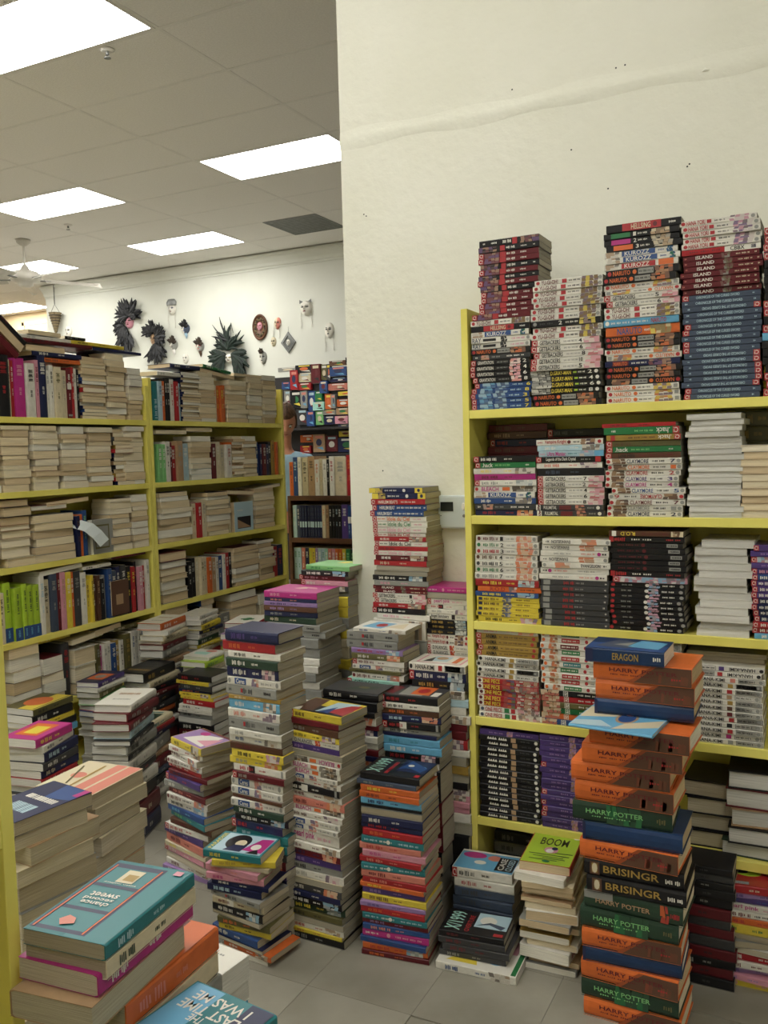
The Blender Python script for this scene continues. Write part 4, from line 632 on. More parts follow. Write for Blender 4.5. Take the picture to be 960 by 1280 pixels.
 ('manga_volume', 'manga', 'the third-shelf pile at the edge of view', (-0.18, 2.458, 0.0, 0.1522), (-0.18, 2.458, 0.0, 0.1522), 1.1508, 0.906, 0.127, 'PUC PUP MIX PUP pu-pk! bl-wh! pu-wh!x3 nv-wh!x4 rd-wh!x2 sk-wh', {'jit': 0.0025, 'rot': 0.012, 'tone': 'g'}),
 ('manga_volume', 'manga', 'the fourth-shelf pile next to the upright', (-0.9405, 2.458, 0.0, 0.191), (-0.9405, 2.458, 0.0, 0.191), 0.903, 0.617, 0.127, 'dr-gy*:.9 wh-pk* ANIx4:1 HAN#gd HANx3#gd ONE ONE#pk ONE ONE ONE ONW ONW', {'jit': 0.0025, 'rot': 0.012, 'tone': 'g'}),
 ('manga_volume', 'manga', 'the orange-eyed fourth-shelf pile', (-0.7448, 2.458, 0.0, 0.1751), (-0.7448, 2.458, 0.0, 0.1751), 0.8898, 0.617, 0.127, 'FRB#gn FRB#rd FRB#dr FRB#gn FRB#rd FRB#te FRB#gn FRB#rd FRB#rd FRB#gn ES1#bk ES1#rd ES1#ol ES1#gn ES1#og ES1#bl', {'jit': 0.0025, 'rot': 0.012, 'tone': 'g'}),
 ('manga_volume', 'manga', 'the fourth-shelf pile behind the thick novels', (-0.5429, 2.458, 0.0, 0.1879), (-0.5429, 2.458, 0.0, 0.1879), 0.8786, 0.617, 0.127, 'HAN#og HAN^ HAN#rd HAN#sa HANx7#tn', {'jit': 0.0025, 'rot': 0.012, 'tone': 'g'}),
 ('manga_volume', 'manga', 'the thick books over the white pile', (-0.3486, 2.5, 0.0, 0.2008), (-0.3486, 2.5, 0.0, 0.2008), 0.8552, 0.82, 0.15, 'gy-wh<:1.2 tn-gy<:1.2 gy-bk<:1', {'tone': 'n', 'jit': 0.0025, 'rot': 0.012}),
 ('manga_volume', 'manga', 'the white fourth-shelf pile at the edge', (-0.3366, 2.458, 0.0, 0.1856), (-0.3366, 2.458, 0.0, 0.1856), 0.8282, 0.617, 0.127, 'HAN^#pu HAN^#rd HAN#sa HAN#gd HAN#rd HAN#tn HAN#gd HAN#br HAN#dr HAN#rd HAN#bk HAN#rd HAN#mg HAN#gy', {'jit': 0.0025, 'rot': 0.012, 'tone': 'g'}),
 ('manga_volume', 'manga', 'the fifth-shelf pile next to the upright', (-0.9405, 2.458, 0.0, 0.1862), (-0.9405, 2.458, 0.0, 0.1862), 0.5795, 0.31, 0.127, 'PUP:1 WAVx14:1 WAV:1', {'jit': 0.0025, 'rot': 0.012, 'tone': 'g'}),
 ('manga_volume', 'manga', 'the fifth-shelf pile of purple volumes', (-0.7495, 2.458, 0.0, 0.1881), (-0.7495, 2.458, 0.0, 0.1881), 0.5859, 0.31, 0.127, 'PUPx2:1 PUP PUP PUP PUC PUP PUP PUP PUP PUC PUP PUC PUC PUC PUP PUP', {'jit': 0.0025, 'rot': 0.012, 'tone': 'g'}),
 ('hardcover_book', 'hardcover', 'the narrow thick-book pile on the fifth shelf', (-0.3479, 2.5, 0.0, 0.12), (-0.3479, 2.5, 0.0, 0.12), 0.4957, 0.31, 0.17, 'bk-gy<x4:1', {'hard': True, 'tone': 'n', 'jit': 0.006, 'rot': 0.03}),
 ('hardcover_book', 'hardcover', 'the wide thick-book pile on the fifth shelf', (-0.2434, 2.47, 0.0, 0.2), (-0.2434, 2.47, 0.0, 0.2), 0.5476, 0.31, 0.2, 'bk-gy<:1.2 dr-bk<:1.3 tn-bk<:1.2 bk-gy<:1.1 dn-bk<:1', {'hard': True, 'tone': 'w', 'jit': 0.006, 'rot': 0.03}),
 ('manga_volume', 'manga', 'the grey pile inside the bookcase bottom', (-0.9405, 2.575, 0.0, 0.212), (-0.9405, 2.575, 0.0, 0.212), 0.2161, 0.02, 0.1, 'dg-gy gy-dg dg-bk', {'filler': 'dg-gy gy-dg', 'fill_t': 0.03, 'jit': 0.0025, 'rot': 0.012, 'tone': 'g'}),
]
ROWS = [
 ('V', 'the top row of the nearer novel bookcase', 1.595, 2.3988, 2.4735, 'gy-bk nv-wh', 0.22),
 ('V', 'the top row of the nearer novel bookcase', 1.595, 2.4735, 2.4887, 'ye-br', 0.17),
 ('V', 'the top row of the nearer novel bookcase', 1.595, 2.4887, 2.583, 'bk-rd~:3 cr-bk:.7 rd-wh:.7', 0.25),
 ('V', 'the top row of the nearer novel bookcase', 1.595, 2.583, 2.703, 'mg-pk:1.6 wh-bk:1.4 pk-dr:.6', 0.235),
 ('V', 'the top row of the nearer novel bookcase', 1.595, 2.703, 2.7504, 'nv-wh~:1.4', 0.26),
 ('V', 'the top row of the nearer novel bookcase', 1.595, 2.7504, 2.9322, 'wh-gy:.6 wh-bk:.8 cr-ol:1.4 cr-gy:1 dr-wh=:.9 rd-wh:.5 wh-gy:.7 bk-wh:.5', 0.22),
 ('P', 'the top row of the nearer novel bookcase', 1.595, 2.937, 3.0893, 1.8708, 's', 'rd-dr:1.4 cr-bk cr-gy tn-br cr-bk< nv-gy bl-nv nv-wh tn-br'),
 ('P', 'the top row of the nearer novel bookcase', 1.595, 3.0893, 3.2201, 1.897, 'f', ''),
 ('P', 'the top row of the nearer novel bookcase', 1.595, 3.2255, 3.3302, 1.8388, 'f', ''),
 ('L', 'the heap over the top row of the nearer novel bookcase', 1.8397, 2.7158, 2.9705, 'og-br', 0.018, 0),
 ('L', 'the heap over the top row of the nearer novel bookcase', 1.8634, 2.6818, 2.9513, 'nv-wh~', 0.022, 0),
 ('L', 'the heap over the top row of the nearer novel bookcase', 1.8837, 2.6483, 2.8576, 'cr-tn<', 0.024, 0),
 ('L', 'the heap over the top row of the nearer novel bookcase', 1.9153, 2.6318, 3.0192, 'dr-bk~', 0.022, 0),
 ('L', 'the heap over the top row of the nearer novel bookcase', 1.9281, 2.6236, 2.8946, 'wh-gy', 0.015, 0),
 ('L', 'the heap over the top row of the nearer novel bookcase', 1.9284, 2.8946, 3.2201, 'ye-bk', 0.016, 0),
 ('L', 'the heap over the top row of the nearer novel bookcase', 1.91, 3.0242, 3.3358, 'nv-bk', 0.014, 0),
 ('L', 'the heap over the top row of the nearer novel bookcase', 1.948, 2.665, 2.8394, 'wh-tn<', 0.018, 0),
 ('L', 'the heap over the top row of the nearer novel bookcase', 1.9444, 2.8622, 2.9801, 'bk-gy', 0.013, 0),
 ('P', 'the second row of the nearer novel bookcase', 1.291, 2.3915, 2.4887, 1.5456, 'f', ''),
 ('P', 'the second row of the nearer novel bookcase', 1.291, 2.4926, 2.64, 1.5597, 'f', ''),
 ('P', 'the second row of the nearer novel bookcase', 1.291, 2.6442, 2.79, 1.5615, 'f', ''),
 ('P', 'the second row of the nearer novel bookcase', 1.291, 2.7989, 2.9513, 1.56, 'f', ''),
 ('P', 'the second row of the nearer novel bookcase', 1.291, 2.9513, 3.1098, 1.5581, 'f', ''),
 ('P', 'the second row of the nearer novel bookcase', 1.291, 3.1149, 3.2363, 1.5522, 's', 'bk-rd tn-bk dg-bl bk-gy gd-bk rd-bk nv-wh'),
 ('P', 'the second row of the nearer novel bookcase', 1.291, 3.1827, 3.3246, 1.5643, 'f', ''),
 ('P', 'the third row of the nearer novel bookcase', 0.987, 2.4735, 2.6236, 1.2592, 'b', ''),
 ('P', 'the third row of the nearer novel bookcase', 0.987, 2.3553, 2.4696, 1.2676, 'b', ''),
 ('P', 'the third row of the nearer novel bookcase', 0.987, 2.6318, 2.8622, 1.1859, 'm', 'wh-gy< nv-wh< wh-nv< tn-gy< gy-bk< gy-wh<'),
 ('V', 'the third row of the nearer novel bookcase', 0.987, 2.8668, 2.937, 'nv-br:1 og-rd:1 bl-lg:1.2', 0.2),
 ('V', 'the third row of the nearer novel bookcase', 0.987, 2.9417, 2.9513, 'gy-tn', 0.15),
 ('P', 'the third row of the nearer novel bookcase', 0.987, 3.0641, 3.2147, 1.2297, 'f', ''),
 ('P', 'the third row of the nearer novel bookcase', 0.987, 3.2147, 3.3302, 1.2407, 'f', ''),
 ('L', 'the third row of the nearer novel bookcase', 1.2176, 2.6318, 2.8258, 'dr-bk~<', 0.022, 0),
 ('L', 'the third row of the nearer novel bookcase', 1.2346, 2.7158, 2.9513, 'tn-bk<', 0.018, 3),
 ('V', 'the fourth row of the nearer novel bookcase', 0.683, 2.3625, 2.4696, 'bk-rd nv-wh cr-bk', 0.22),
 ('V', 'the fourth row of the nearer novel bookcase', 0.683, 2.4735, 2.6483, 'LIM~x2:1.4 LIM~:1 LIM~x2:1.2', 0.24),
 ('V', 'the fourth row of the nearer novel bookcase', 0.683, 2.6483, 2.9133, 'wh-lb:.9 cr-bk:1.2 sl-gy:1.3 dr-cr:.5 pk-tn:1 ye-wh:1.2 og-wh:.6 dg-gy:1.4 wh-gy:1.2', 0.25),
 ('V', 'the fourth row of the nearer novel bookcase', 0.683, 2.9133, 3.0341, 'ye-br ye-br:.7 br-wh br-tn bk-gy gy-br:.7', 0.21),
 ('V', 'the fourth row of the nearer novel bookcase', 0.683, 3.039, 3.319, 'bl-gy sl-wh nv-wh:.8 dg-wh bk-ye rd-ye:.8 bk-rd:.6 pk-wh rd-wh:.7 wh-gy:.8', 0.235),
 ('L', 'the fourth row of the nearer novel bookcase', 0.9693, 2.4735, 2.6566, 'bk-gy<~', 0.02, 0),
 ('L', 'the fourth row of the nearer novel bookcase', 0.9447, 2.6566, 2.8946, 'cr-gy<', 0.02, 3),
 ('L', 'the fourth row of the nearer novel bookcase', 0.9314, 2.8946, 3.0691, 'wh-bk', 0.015, 0),
 ('L', 'the fourth row of the nearer novel bookcase', 0.9609, 3.0741, 3.3022, 'dr-rd', 0.022, 0),
 ('P', 'the fifth row of the nearer novel bookcase', 0.379, 2.4735, 2.6359, 0.6724, 'f', ''),
 ('P', 'the fifth row of the nearer novel bookcase', 0.379, 2.6359, 2.7591, 0.582, 'f', ''),
 ('V', 'the fifth row of the nearer novel bookcase', 0.379, 2.7591, 2.8034, 'dg-rd~:1.6', 0.24),
 ('P', 'the fifth row of the nearer novel bookcase', 0.379, 2.8123, 2.9465, 0.5836, 'b', ''),
 ('V', 'the fifth row of the nearer novel bookcase', 0.379, 2.9465, 3.1252, 'ol-gy mg-wh:.8 wh-gy wh-gy bl-wh:1.3 gd-wh wh-bk', 0.2),
 ('V', 'the fifth row of the nearer novel bookcase', 0.379, 3.1304, 3.2745, 'ol-gd:1.6 wh-bl wh-gy wh-gy bl-gy', 0.22),
 ('L', 'the fifth row of the nearer novel bookcase', 0.6596, 2.6236, 2.8034, 'ye-wh', 0.025, 0),
 ('L', 'the fifth row of the nearer novel bookcase', 0.6205, 2.8123, 2.9996, 'cr-tn<', 0.022, 4),
 ('L', 'the fifth row of the nearer novel bookcase', 0.6345, 2.9513, 3.1149, 'gy-wh<', 0.025, 4),
 ('L', 'the fifth row of the nearer novel bookcase', 0.6221, 3.0691, 3.28, 'ol-cr', 0.018, 0),
 ('V', 'the top row of the farther novel bookcase', 1.595, 3.4046, 3.6105, 'TEV~:1.3 lb-bl:1 og-wh:.9 bk-wh:.8 bk-wh:.8 wh-rd:1.1 rd-wh:1 lb-gy:.6', 0.21),
 ('P', 'the top row of the farther novel bookcase', 1.595, 3.6105, 3.7666, 1.8465, 's', 'nv-wh:1.4 nv-gyx3 nv-whx5 nv-gy'),
 ('P', 'the top row of the farther novel bookcase', 1.595, 3.7532, 3.8971, 1.8596, 'f', ''),
 ('V', 'the top row of the farther novel bookcase', 1.595, 3.8831, 3.9976, 'cr-og og-ye og-ye og-cr:.8', 0.2),
 ('P', 'the top row of the farther novel bookcase', 1.595, 3.9976, 4.1944, 1.8283, 'f', ''),
 ('P', 'the top row of the farther novel bookcase', 1.595, 4.1866, 4.3391, 1.8562, 'f', ''),
 ('P', 'the top row of the farther novel bookcase', 1.595, 4.3391, 4.4915, 1.8748, 'f', ''),
 ('L', 'the heap over the top row of the farther novel bookcase', 1.8288, 3.4456, 3.6359, 'wh-gy', 0.02, 0),
 ('L', 'the heap over the top row of the farther novel bookcase', 1.8736, 3.5481, 3.78, 'nv-wh~', 0.022, 0),
 ('L', 'the heap over the top row of the farther novel bookcase', 1.8533, 3.78, 4.0791, 'cr-bk<', 0.02, -5),
 ('L', 'the heap over the top row of the farther novel bookcase', 1.8792, 3.8071, 4.0492, 'gn-wh', 0.016, -6),
 ('L', 'the heap over the top row of the farther novel bookcase', 1.8622, 4.0791, 4.3474, 'wh-gy<', 0.015, 0),
 ('V', 'the second row of the farther novel bookcase', 1.291, 3.4162, 3.6615, 'lg-wh:.9 lg-wh:.7 wh-bk:1 dr-wh:.5 rd-wh:1 tn-gy:1.4 lb-wh:1.4', 0.2),
 ('P', 'the second row of the farther novel bookcase', 1.291, 3.6615, 3.8414, 1.5197, 'm', 'cr-br< wh-gy< cr-dr< tn-br< cr-gy< lb-wh< lb-wh< lb-wh<'),
 ('V', 'the second row of the farther novel bookcase', 1.291, 3.8483, 4.0196, 'dr-wh cr-wh cr-gy wh-rd:1.2', 0.2),
 ('P', 'the second row of the farther novel bookcase', 1.291, 4.0196, 4.14, 1.5203, 's', 'cr-br tn-gy og-wh og-wh bl-wh tn-wh gy-br'),
 ('P', 'the second row of the farther novel bookcase', 1.291, 4.117, 4.2659, 1.5205, 'f', ''),
 ('V', 'the second row of the farther novel bookcase', 1.291, 4.2659, 4.4828, 'bl-wh nv-wh:.7 dr-wh:1.2 nv-wh bk-wh gd-br:1 og-rd:.8', 0.2),
 ('L', 'the second row of the farther novel bookcase', 1.5394, 3.4162, 3.6486, 'cr-br<', 0.02, 0),
 ('L', 'the second row of the farther novel bookcase', 1.5533, 3.6486, 3.8622, 'wh-gy<', 0.02, 0),
 ('P', 'the third row of the farther novel bookcase', 0.987, 3.4046, 3.6615, 1.2381, 'f', ''),
 ('V', 'the third row of the farther novel bookcase', 0.987, 3.6679, 3.78, 'cr-rd rd-wh cr-gy', 0.2),
 ('P', 'the third row of the farther novel bookcase', 0.987, 3.78, 3.983, 1.2191, 'f', ''),
 ('V', 'the third row of the farther novel bookcase', 0.987, 3.9903, 4.0122, 'cr-gy', 0.2),
 ('P', 'the third row of the farther novel bookcase', 0.987, 4.218, 4.4313, 1.2183, 'f', ''),
 ('L', 'the third row of the farther novel bookcase', 1.2011, 3.9903, 4.2739, 'rd-cr<', 0.022, -4),
 ('L', 'the third row of the farther novel bookcase', 1.2209, 4.2339, 4.5002, 'wh-gy<', 0.016, 4),
 ('P', 'the fourth row of the farther novel bookcase', 0.683, 3.4046, 3.6042, 0.9396, 'b', ''),
 ('V', 'the fourth row of the farther novel bookcase', 0.683, 3.6105, 3.9976, 'bk-wh bk-gy:1.2 cr-wh cr-ol cr-gy og-wh tn-wh wh-bk:.8 bl-wh:1.3 wh-gy:.7 rd-wh bk-wh', 0.2),
 ('P', 'the fourth row of the farther novel bookcase', 0.683, 3.9976, 4.2498, 0.9002, 'f', ''),
 ('P', 'the fourth row of the farther novel bookcase', 0.683, 4.2418, 4.4059, 0.9155, 'f', ''),
 ('V', 'the fourth row of the farther novel bookcase', 0.683, 4.4059, 4.5089, 'rd-wh nv-rd:1.4', 0.2),
 ('P', 'the fifth row of the farther novel bookcase', 0.379, 3.4046, 3.5979, 0.6597, 'f', ''),
 ('P', 'the fifth row of the farther novel bookcase', 0.379, 3.6939, 3.8071, 0.6589, 's', 'bl-wh bk-wh nv-gy dr-wh'),
 ('V', 'the fifth row of the farther novel bookcase', 0.379, 3.8071, 3.9541, 'gy-wh gy-wh', 0.19),
 ('P', 'the fifth row of the farther novel bookcase', 0.379, 3.9613, 4.218, 0.6488, 'f', ''),
 ('P', 'the fifth row of the farther novel bookcase', 0.379, 4.218, 4.4828, 0.6084, 'f', ''),
]
WOODROWS = [('V', -3.064, -2.5695, 1.1438, 'og-br:1.2@7 bl-lb:1.4@2 wh-gy:1.1@2 cr-bk:1.8@3 tn-bk:2@1.5 wh-og:1.3@5 cr-tn:1@4 wh-gy:1.2@5 bk-wh:.7@5 wh-rd:1.4@2 cr-gy:3.4@3 rd-og:1.5@1 cr-rd:1.3@10'), ('V', -3.0628, -2.5779, 0.887, 'lb-wh:1.2 sl-wh:.8 NVBx9:.72 cr-og:1 tn-br:.9 bk-wh:.9 bk-gy:.9 bk-lb:.9 bk-wh:1 pu-wh:1.8@-1 BWBx3:.75 wh-gy:.8@3'), ('V', -3.0668, -2.5857, 0.6459, 'lb-gn:1.1 lb-gn:1.1 sa-wh:1 nv-wh:1 ye-lm:.9 ye-dg:.9 lv-wh:.7 lb-wh:1 lb-gn:.9 mn-wh:.9 sa-wh:1 pk-wh:1 og-wh:.9 og-ye:.8 ye-wh:1 gn-lg:1.2 dn-lg:1.4 gy-wh')]
FARBOOKS = [(-5.45, -5.194, 2.306, 2.352, 'gy'), (-5.218, -5.005, 2.279, 2.364, 'bk'), (-5.283, -5.186, 2.102, 2.313, 'rd'), (-5.186, -5.04, 2.182, 2.268, 'cr'), (-5.192, -5.029, 2.095, 2.169, 'rd'), (-5.013, -4.902, 2.157, 2.361, 'dr'), (-4.906, -4.826, 2.187, 2.352, 'ol'), (-4.829, -4.78, 2.183, 2.352, 'dg'), (-4.782, -4.58, 2.216, 2.313, 'bl'), (-4.798, -4.583, 2.159, 2.201, 'nv'), (-4.792, -4.598, 2.329, 2.381, 'br'), (-4.585, -4.516, 2.351, 2.405, 'bk'), (-4.57, -4.508, 2.277, 2.342, 'lg'), (-4.57, -4.511, 2.185, 2.27, 'og'), (-5.392, -5.287, 2.112, 2.192, 'bl'), (-5.38, -5.298, 1.945, 2.101, 'gy'), (-5.299, -5.152, 1.905, 2.087, 'bk'), (-4.914, -4.821, 2.046, 2.176, 'bl'), (-4.819, -4.586, 2.071, 2.142, 'sa'), (-4.693, -4.507, 2.008, 2.051, 'ye'), (-5.157, -5.075, 1.898, 2.082, 'gy'), (-5.081, -4.987, 1.87, 2.078, 'bl'), (-4.98, -4.892, 1.966, 2.072, 'gn'), (-5.005, -4.865, 1.867, 1.957, 'mn'), (-4.987, -4.893, 1.711, 1.859, 'lg'), (-4.857, -4.778, 1.873, 2.034, 'og'), (-4.778, -4.724, 1.881, 2.025, 'gy'), (-4.718, -4.567, 1.894, 1.972, 'og'), (-4.723, -4.57, 1.81, 1.878, 'tn'), (-4.735, -4.581, 1.712, 1.794, 'pk'), (-4.884, -4.751, 1.711, 1.801, 'nv'), (-4.89, -4.73, 1.814, 1.864, 'gy'), (-5.087, -4.993, 1.7, 1.862, 'bl'), (-5.226, -5.09, 1.718, 1.889, 'dg'), (-4.571, -4.511, 1.705, 1.875, 'gy'), (-4.565, -4.508, 1.883, 1.963, 'dn'), (-5.191, -5.022, 1.527, 1.607, 'og'), (-5.188, -5.055, 1.41, 1.492, 'rd'), (-5.015, -4.87, 1.418, 1.608, 'tn'), (-4.871, -4.726, 1.421, 1.589, 'dr'), (-4.714, -4.497, 1.411, 1.564, 'nv'), (-4.692, -4.532, 1.575, 1.633, 'ye'), (-4.711, -4.573, 1.681, 1.706, 'sl')]
MASKS = [('white', -9.027, 3.102, 0.116, 0.159), ('blackfeather', -7.973, 3.134, 0.132, 0.173), ('brownfeather', -7.583, 2.882, 0.12, 0.16), ('greyhat', -7.284, 3.229, 0.109, 0.148), ('blue', -7.086, 2.969, 0.127, 0.127), ('greyfan', -7.283, 2.79, 0.129, 0.139), ('red', -6.878, 2.739, 0.127, 0.136), ('smallwhite', -7.106, 2.61, 0.089, 0.118), ('greenfeather', -6.433, 2.563, 0.153, 0.115), ('tilted', -5.745, 2.919, 0.093, 0.139), ('skull', -5.81, 2.713, 0.074, 0.112), ('halfgrey', -5.963, 2.54, 0.103, 0.15), ('cat', -5.349, 3.055, 0.155, 0.173), ('longribbon', -5.055, 2.779, 0.117, 0.18), ('edge', -4.786, 2.536, 0.071, 0.107)]
HPX = (-0.5453, 2.1108, -0.03, 0.2349, 0.875)

D['LIM'] = ('lm', [('p', .76, 1, 'bl', .0, 1), ('b', .12, .5, 'dn', 8), ('b', .8, .94, 'sk', 3)], 'lime green hardcover with blue foot')
D['TEV'] = ('te', [('b', .45, .95, 'lb', 8, .2, .8)], 'dark teal hardcover with pale lettering')
D['NVB'] = ('nv', [('p', .5, .68, 'lb', .1, .9), ('b', .08, .42, 'sl', 6), ('b', .75, .95, 'sl', 3)], 'navy paperback with pale middle band')
D['BWB'] = ('bl', [('p', .34, .54, 'wh', .05, .95), ('b', .6, .9, 'lb', 5)], 'blue paperback with white band')

# ------------------------------------------------------------------ room
XL, XR, YB, YF = -15.0, 3.2, -3.5, 10.3
MASK_XL = -9.42
def seen(x, y, z, margin=60):
    d = Vector((x, y, z - EYE)); w = d.dot(Vector(CAM_FWD))
    if w <= 0.1: return False
    px = 480 + 1111.35 * d.dot(Vector(CAM_RIGHT)) / w; py = 640 - 1111.35 * d.dot(Vector(CAM_UP)) / w
    return -margin < px < 960 + margin and -margin < py < 1280 + margin

fl = MB().box((XL, YB, -.1), (XR, YF, -.004)).build('floor', M['floor'], kind='structure')
TS = .305
tmesh = MB().box((-TS / 2 + .0005, -TS / 2 + .0005, -.004), (TS / 2 - .0005, TS / 2 - .0005, 0), None).data('floor_tile'); tmesh.materials.append(M['floor'])
n_tiles = 0
for i in range(-13, 8):
    for j in range(-5, 14):
        x, y = -1.24 + TS * (i + .5), 1.93 + TS * (j + .5)
        if seen(x, y, 0, 40) and n_tiles < 240 and x > -2.75:
            o = link('floor_tile', tmesh, fl); o.location = (x, y, 0); n_tiles += 1
for k in range(16):     # scuffs and grit trodden into the floor
    pass

def slab(name, a, b, mat): return MB().box(a, b).build(name, M[mat], kind='structure')
wf_ = slab('wall_front', (WALL_X, WALL_Y, 0), (XR, WALL_Y + .16, CEIL + .05), 'wall')
slab('wall_back', (XL, YB - .1, 0), (XR, YB, CEIL + .05), 'wall')
slab('wall_right', (XR, YB, 0), (XR + .1, YF, CEIL + .05), 'wall')
slab('wall_left', (XL - .1, YB, 0), (XL, YF, CEIL + .05), 'tan')
slab('wall_mask', (MASK_XL, MASK_Y, 0), (XR, MASK_Y + .15, CEIL + .05), 'plain')
# taped joint in the white wall, nail holes, one small tear
bm_ = MB(); n = 60; rr = random.Random(3)
for i in range(n + 1):
    x = WALL_X + (XR - WALL_X) * i / n; zc_ = 3.88 + .004 * sin(i * .7)
    w = .03 + .006 * sin(i * 1.3)
    bm_.v += [(x, WALL_Y, zc_ - w), (x, WALL_Y - .006, zc_ - w * .2), (x, WALL_Y - .003, zc_ + w * .3), (x, WALL_Y, zc_ + w)]
    if i:
        a = (i - 1) * 4; b = i * 4
        for k in range(3): bm_.f.append((a + k, b + k, b + k + 1, a + k + 1)); bm_.c.append(None)
SEAM_Z = 3.88
for i, v in enumerate(bm_.v): bm_.v[i] = (v[0], v[1], v[2] - SEAM_Z + 1.42 + 1.04)
bm_.build('drywall_seam', M['wall'], wf_, smooth=True)
hole = MB().lathe([(0, .0004), (.0022, .0004), (.0026, 0)], n=8).data('nail_hole'); hole.materials.append(M['dark'])
for x, z in ((-1.405, 2.21), (-1.102, 2.467), (-.592, 2.17), (-.369, 2.197), (-.363, 2.203), (-1.396, 2.203), (-.881, 2.511), (-.566, 2.509), (-.54, 2.512), (-1.38, 2.47), (-.7, 2.3), (-1.36, 1.35), (-1.37, 1.1)):
    o = link('nail_hole', hole, wf_); o.location = (x, WALL_Y - .0003, z); o.rotation_euler = (pi / 2, 0, 0)
te_ = MB(); te_.tube([(-.335, WALL_Y - .001, 2.446), (-.32, WALL_Y - .006, 2.450), (-.30, WALL_Y - .002, 2.447)], [.001, .005, .001], 6).build('paint_tear', M['wall'], wf_, smooth=True)
# crown moulding on the mask wall
cr_ = MB(); prof = [(0, -.17), (-.012, -.17), (-.014, -.15), (-.03, -.14), (-.04, -.11), (-.075, -.06), (-.1, -.045), (-.1, -.02), (-.08, -.018), (-.08, -.004), (0, -.004)]
for x in (MASK_XL, XR): cr_.v += [(x, MASK_Y + p, CEIL + q) for p, q in prof]
k_ = len(prof)
for i in range(k_): cr_.f.append((i, (i + 1) % k_, (i + 1) % k_ + k_, i + k_)); cr_.c.append(None)
cr_.f.append(tuple(range(k_))[::-1]); cr_.c.append(None)
cr_.build('trim_1', M['plain'], kind='structure')
MB().box((MASK_XL, MASK_Y - .03, CEIL - .006), (XR, MASK_Y, CEIL)).build('trim_2', M['dark'], kind='structure')

# ceiling: slab, lay-in tiles, tee bars
ce = MB().box((XL, YB, CEIL + .03), (XR, YF, CEIL + .1)).build('ceiling', M['tile'], kind='structure')
LAMPS = [(1, -1), (1, 3), (-1, 3), (-1, 6), (-3, 6), (-5, 9), (-3, 3), (-3, 0), (-1, 0), (-5, 6), (-1, -4), (1, -4), (-3, -4), (3, -5), (-1, -8), (1, -9), (3, -9), (5, -7), (-5, 0), (-5, 3), (-8, 3), (-8, 6)]  # panels this side of the white wall are unseen, added to brighten it
LAMPS = [q for q in LAMPS if not (q[0] in (1, 3) and q[1] == 9)]
cellmesh = MB().box((-CW / 2 + .004, -CD / 2 + .004, 0), (CW / 2 - .004, CD / 2 - .004, .014)).data('ceiling_tile'); cellmesh.materials.append(M['tile'])
rest = MB()
used = {(c, r) for c, r in LAMPS}
for c in range(-8, 8):
    for r in range(-13, 17):
        if (c, r) in used: continue
        x0, y0 = GX + CW * c, GY + CD * r
        if x0 < XL or x0 + CW > XR + .9 or y0 < YB or y0 + CD > YF + .4: continue
        vis = seen(x0 + CW / 2, y0 + CD / 2, CEIL, 130) and not (x0 + CW / 2 > WALL_X + .4 and y0 > WALL_Y)
        if vis:
            o = link('ceiling_tile', cellmesh, ce); o.location = (x0 + CW / 2, y0 + CD / 2, CEIL + .0012 + rnd.uniform(0, .001))
        else: rest.box((x0 + .006, y0 + .006, CEIL + .005), (x0 + CW - .006, y0 + CD - .006, CEIL + .019))
rest.build('ceiling_tile', M['tile'], ce, kind='stuff')
for c in range(-8, 8):
    x = GX + CW * c
    if XL < x < XR: MB().box((x - .012, YB, CEIL), (x + .012, YF, CEIL + .03)).build('grid_bar', M['grid'], ce)
for r in range(-13, 18):
    y = GY + CD * r
    if YB < y < YF: MB().box((XL, y - .012, CEIL - .0005), (XR, y + .012, CEIL + .03)).build('grid_bar', M['grid'], ce)
LAMP_WORDS = {(1, -1): 'ceiling light panel cut by the upper left corner of the view', (1, 3): 'ceiling light panel running behind the white wall edge', (-1, 3): 'ceiling light panel above the spot where the fan hangs',
              (-1, 6): 'small-looking ceiling light panel nearest the grey vent', (-3, 6): 'ceiling light panel right behind the ceiling fan', (-5, 9): 'ceiling light panel over the beige wall below the fan'}
dif = MB().box((.03, .03, -.002), (CW - .03, CD - .03, .004)).data('diffuser'); dif.materials.append(M['lamp'])
frm = MB()
for a, b in (((.012, .012, -.003), (CW - .012, .03, .012)), ((.012, CD - .03, -.003), (CW - .012, CD - .012, .012)), ((.012, .03, -.003), (.03, CD - .03, .012)), ((CW - .03, .03, -.003), (CW - .012, CD - .03, .012))): frm.box(a, b)
frm = frm.data('frame'); frm.materials.append(M['grid'])
for q in LAMPS:
    e = empty('ceiling_light', (GX + CW * q[0], GY + CD * q[1], CEIL))
    tag(e, LAMP_WORDS.get(q, 'added ceiling light panel outside the view, %s column, %s row of the ceiling grid' % (nth(q[0] + 8), nth(q[1] + 10))), 'ceiling light', 'fluorescent ceiling panels')
    link('diffuser', dif, e); link('frame', frm, e)
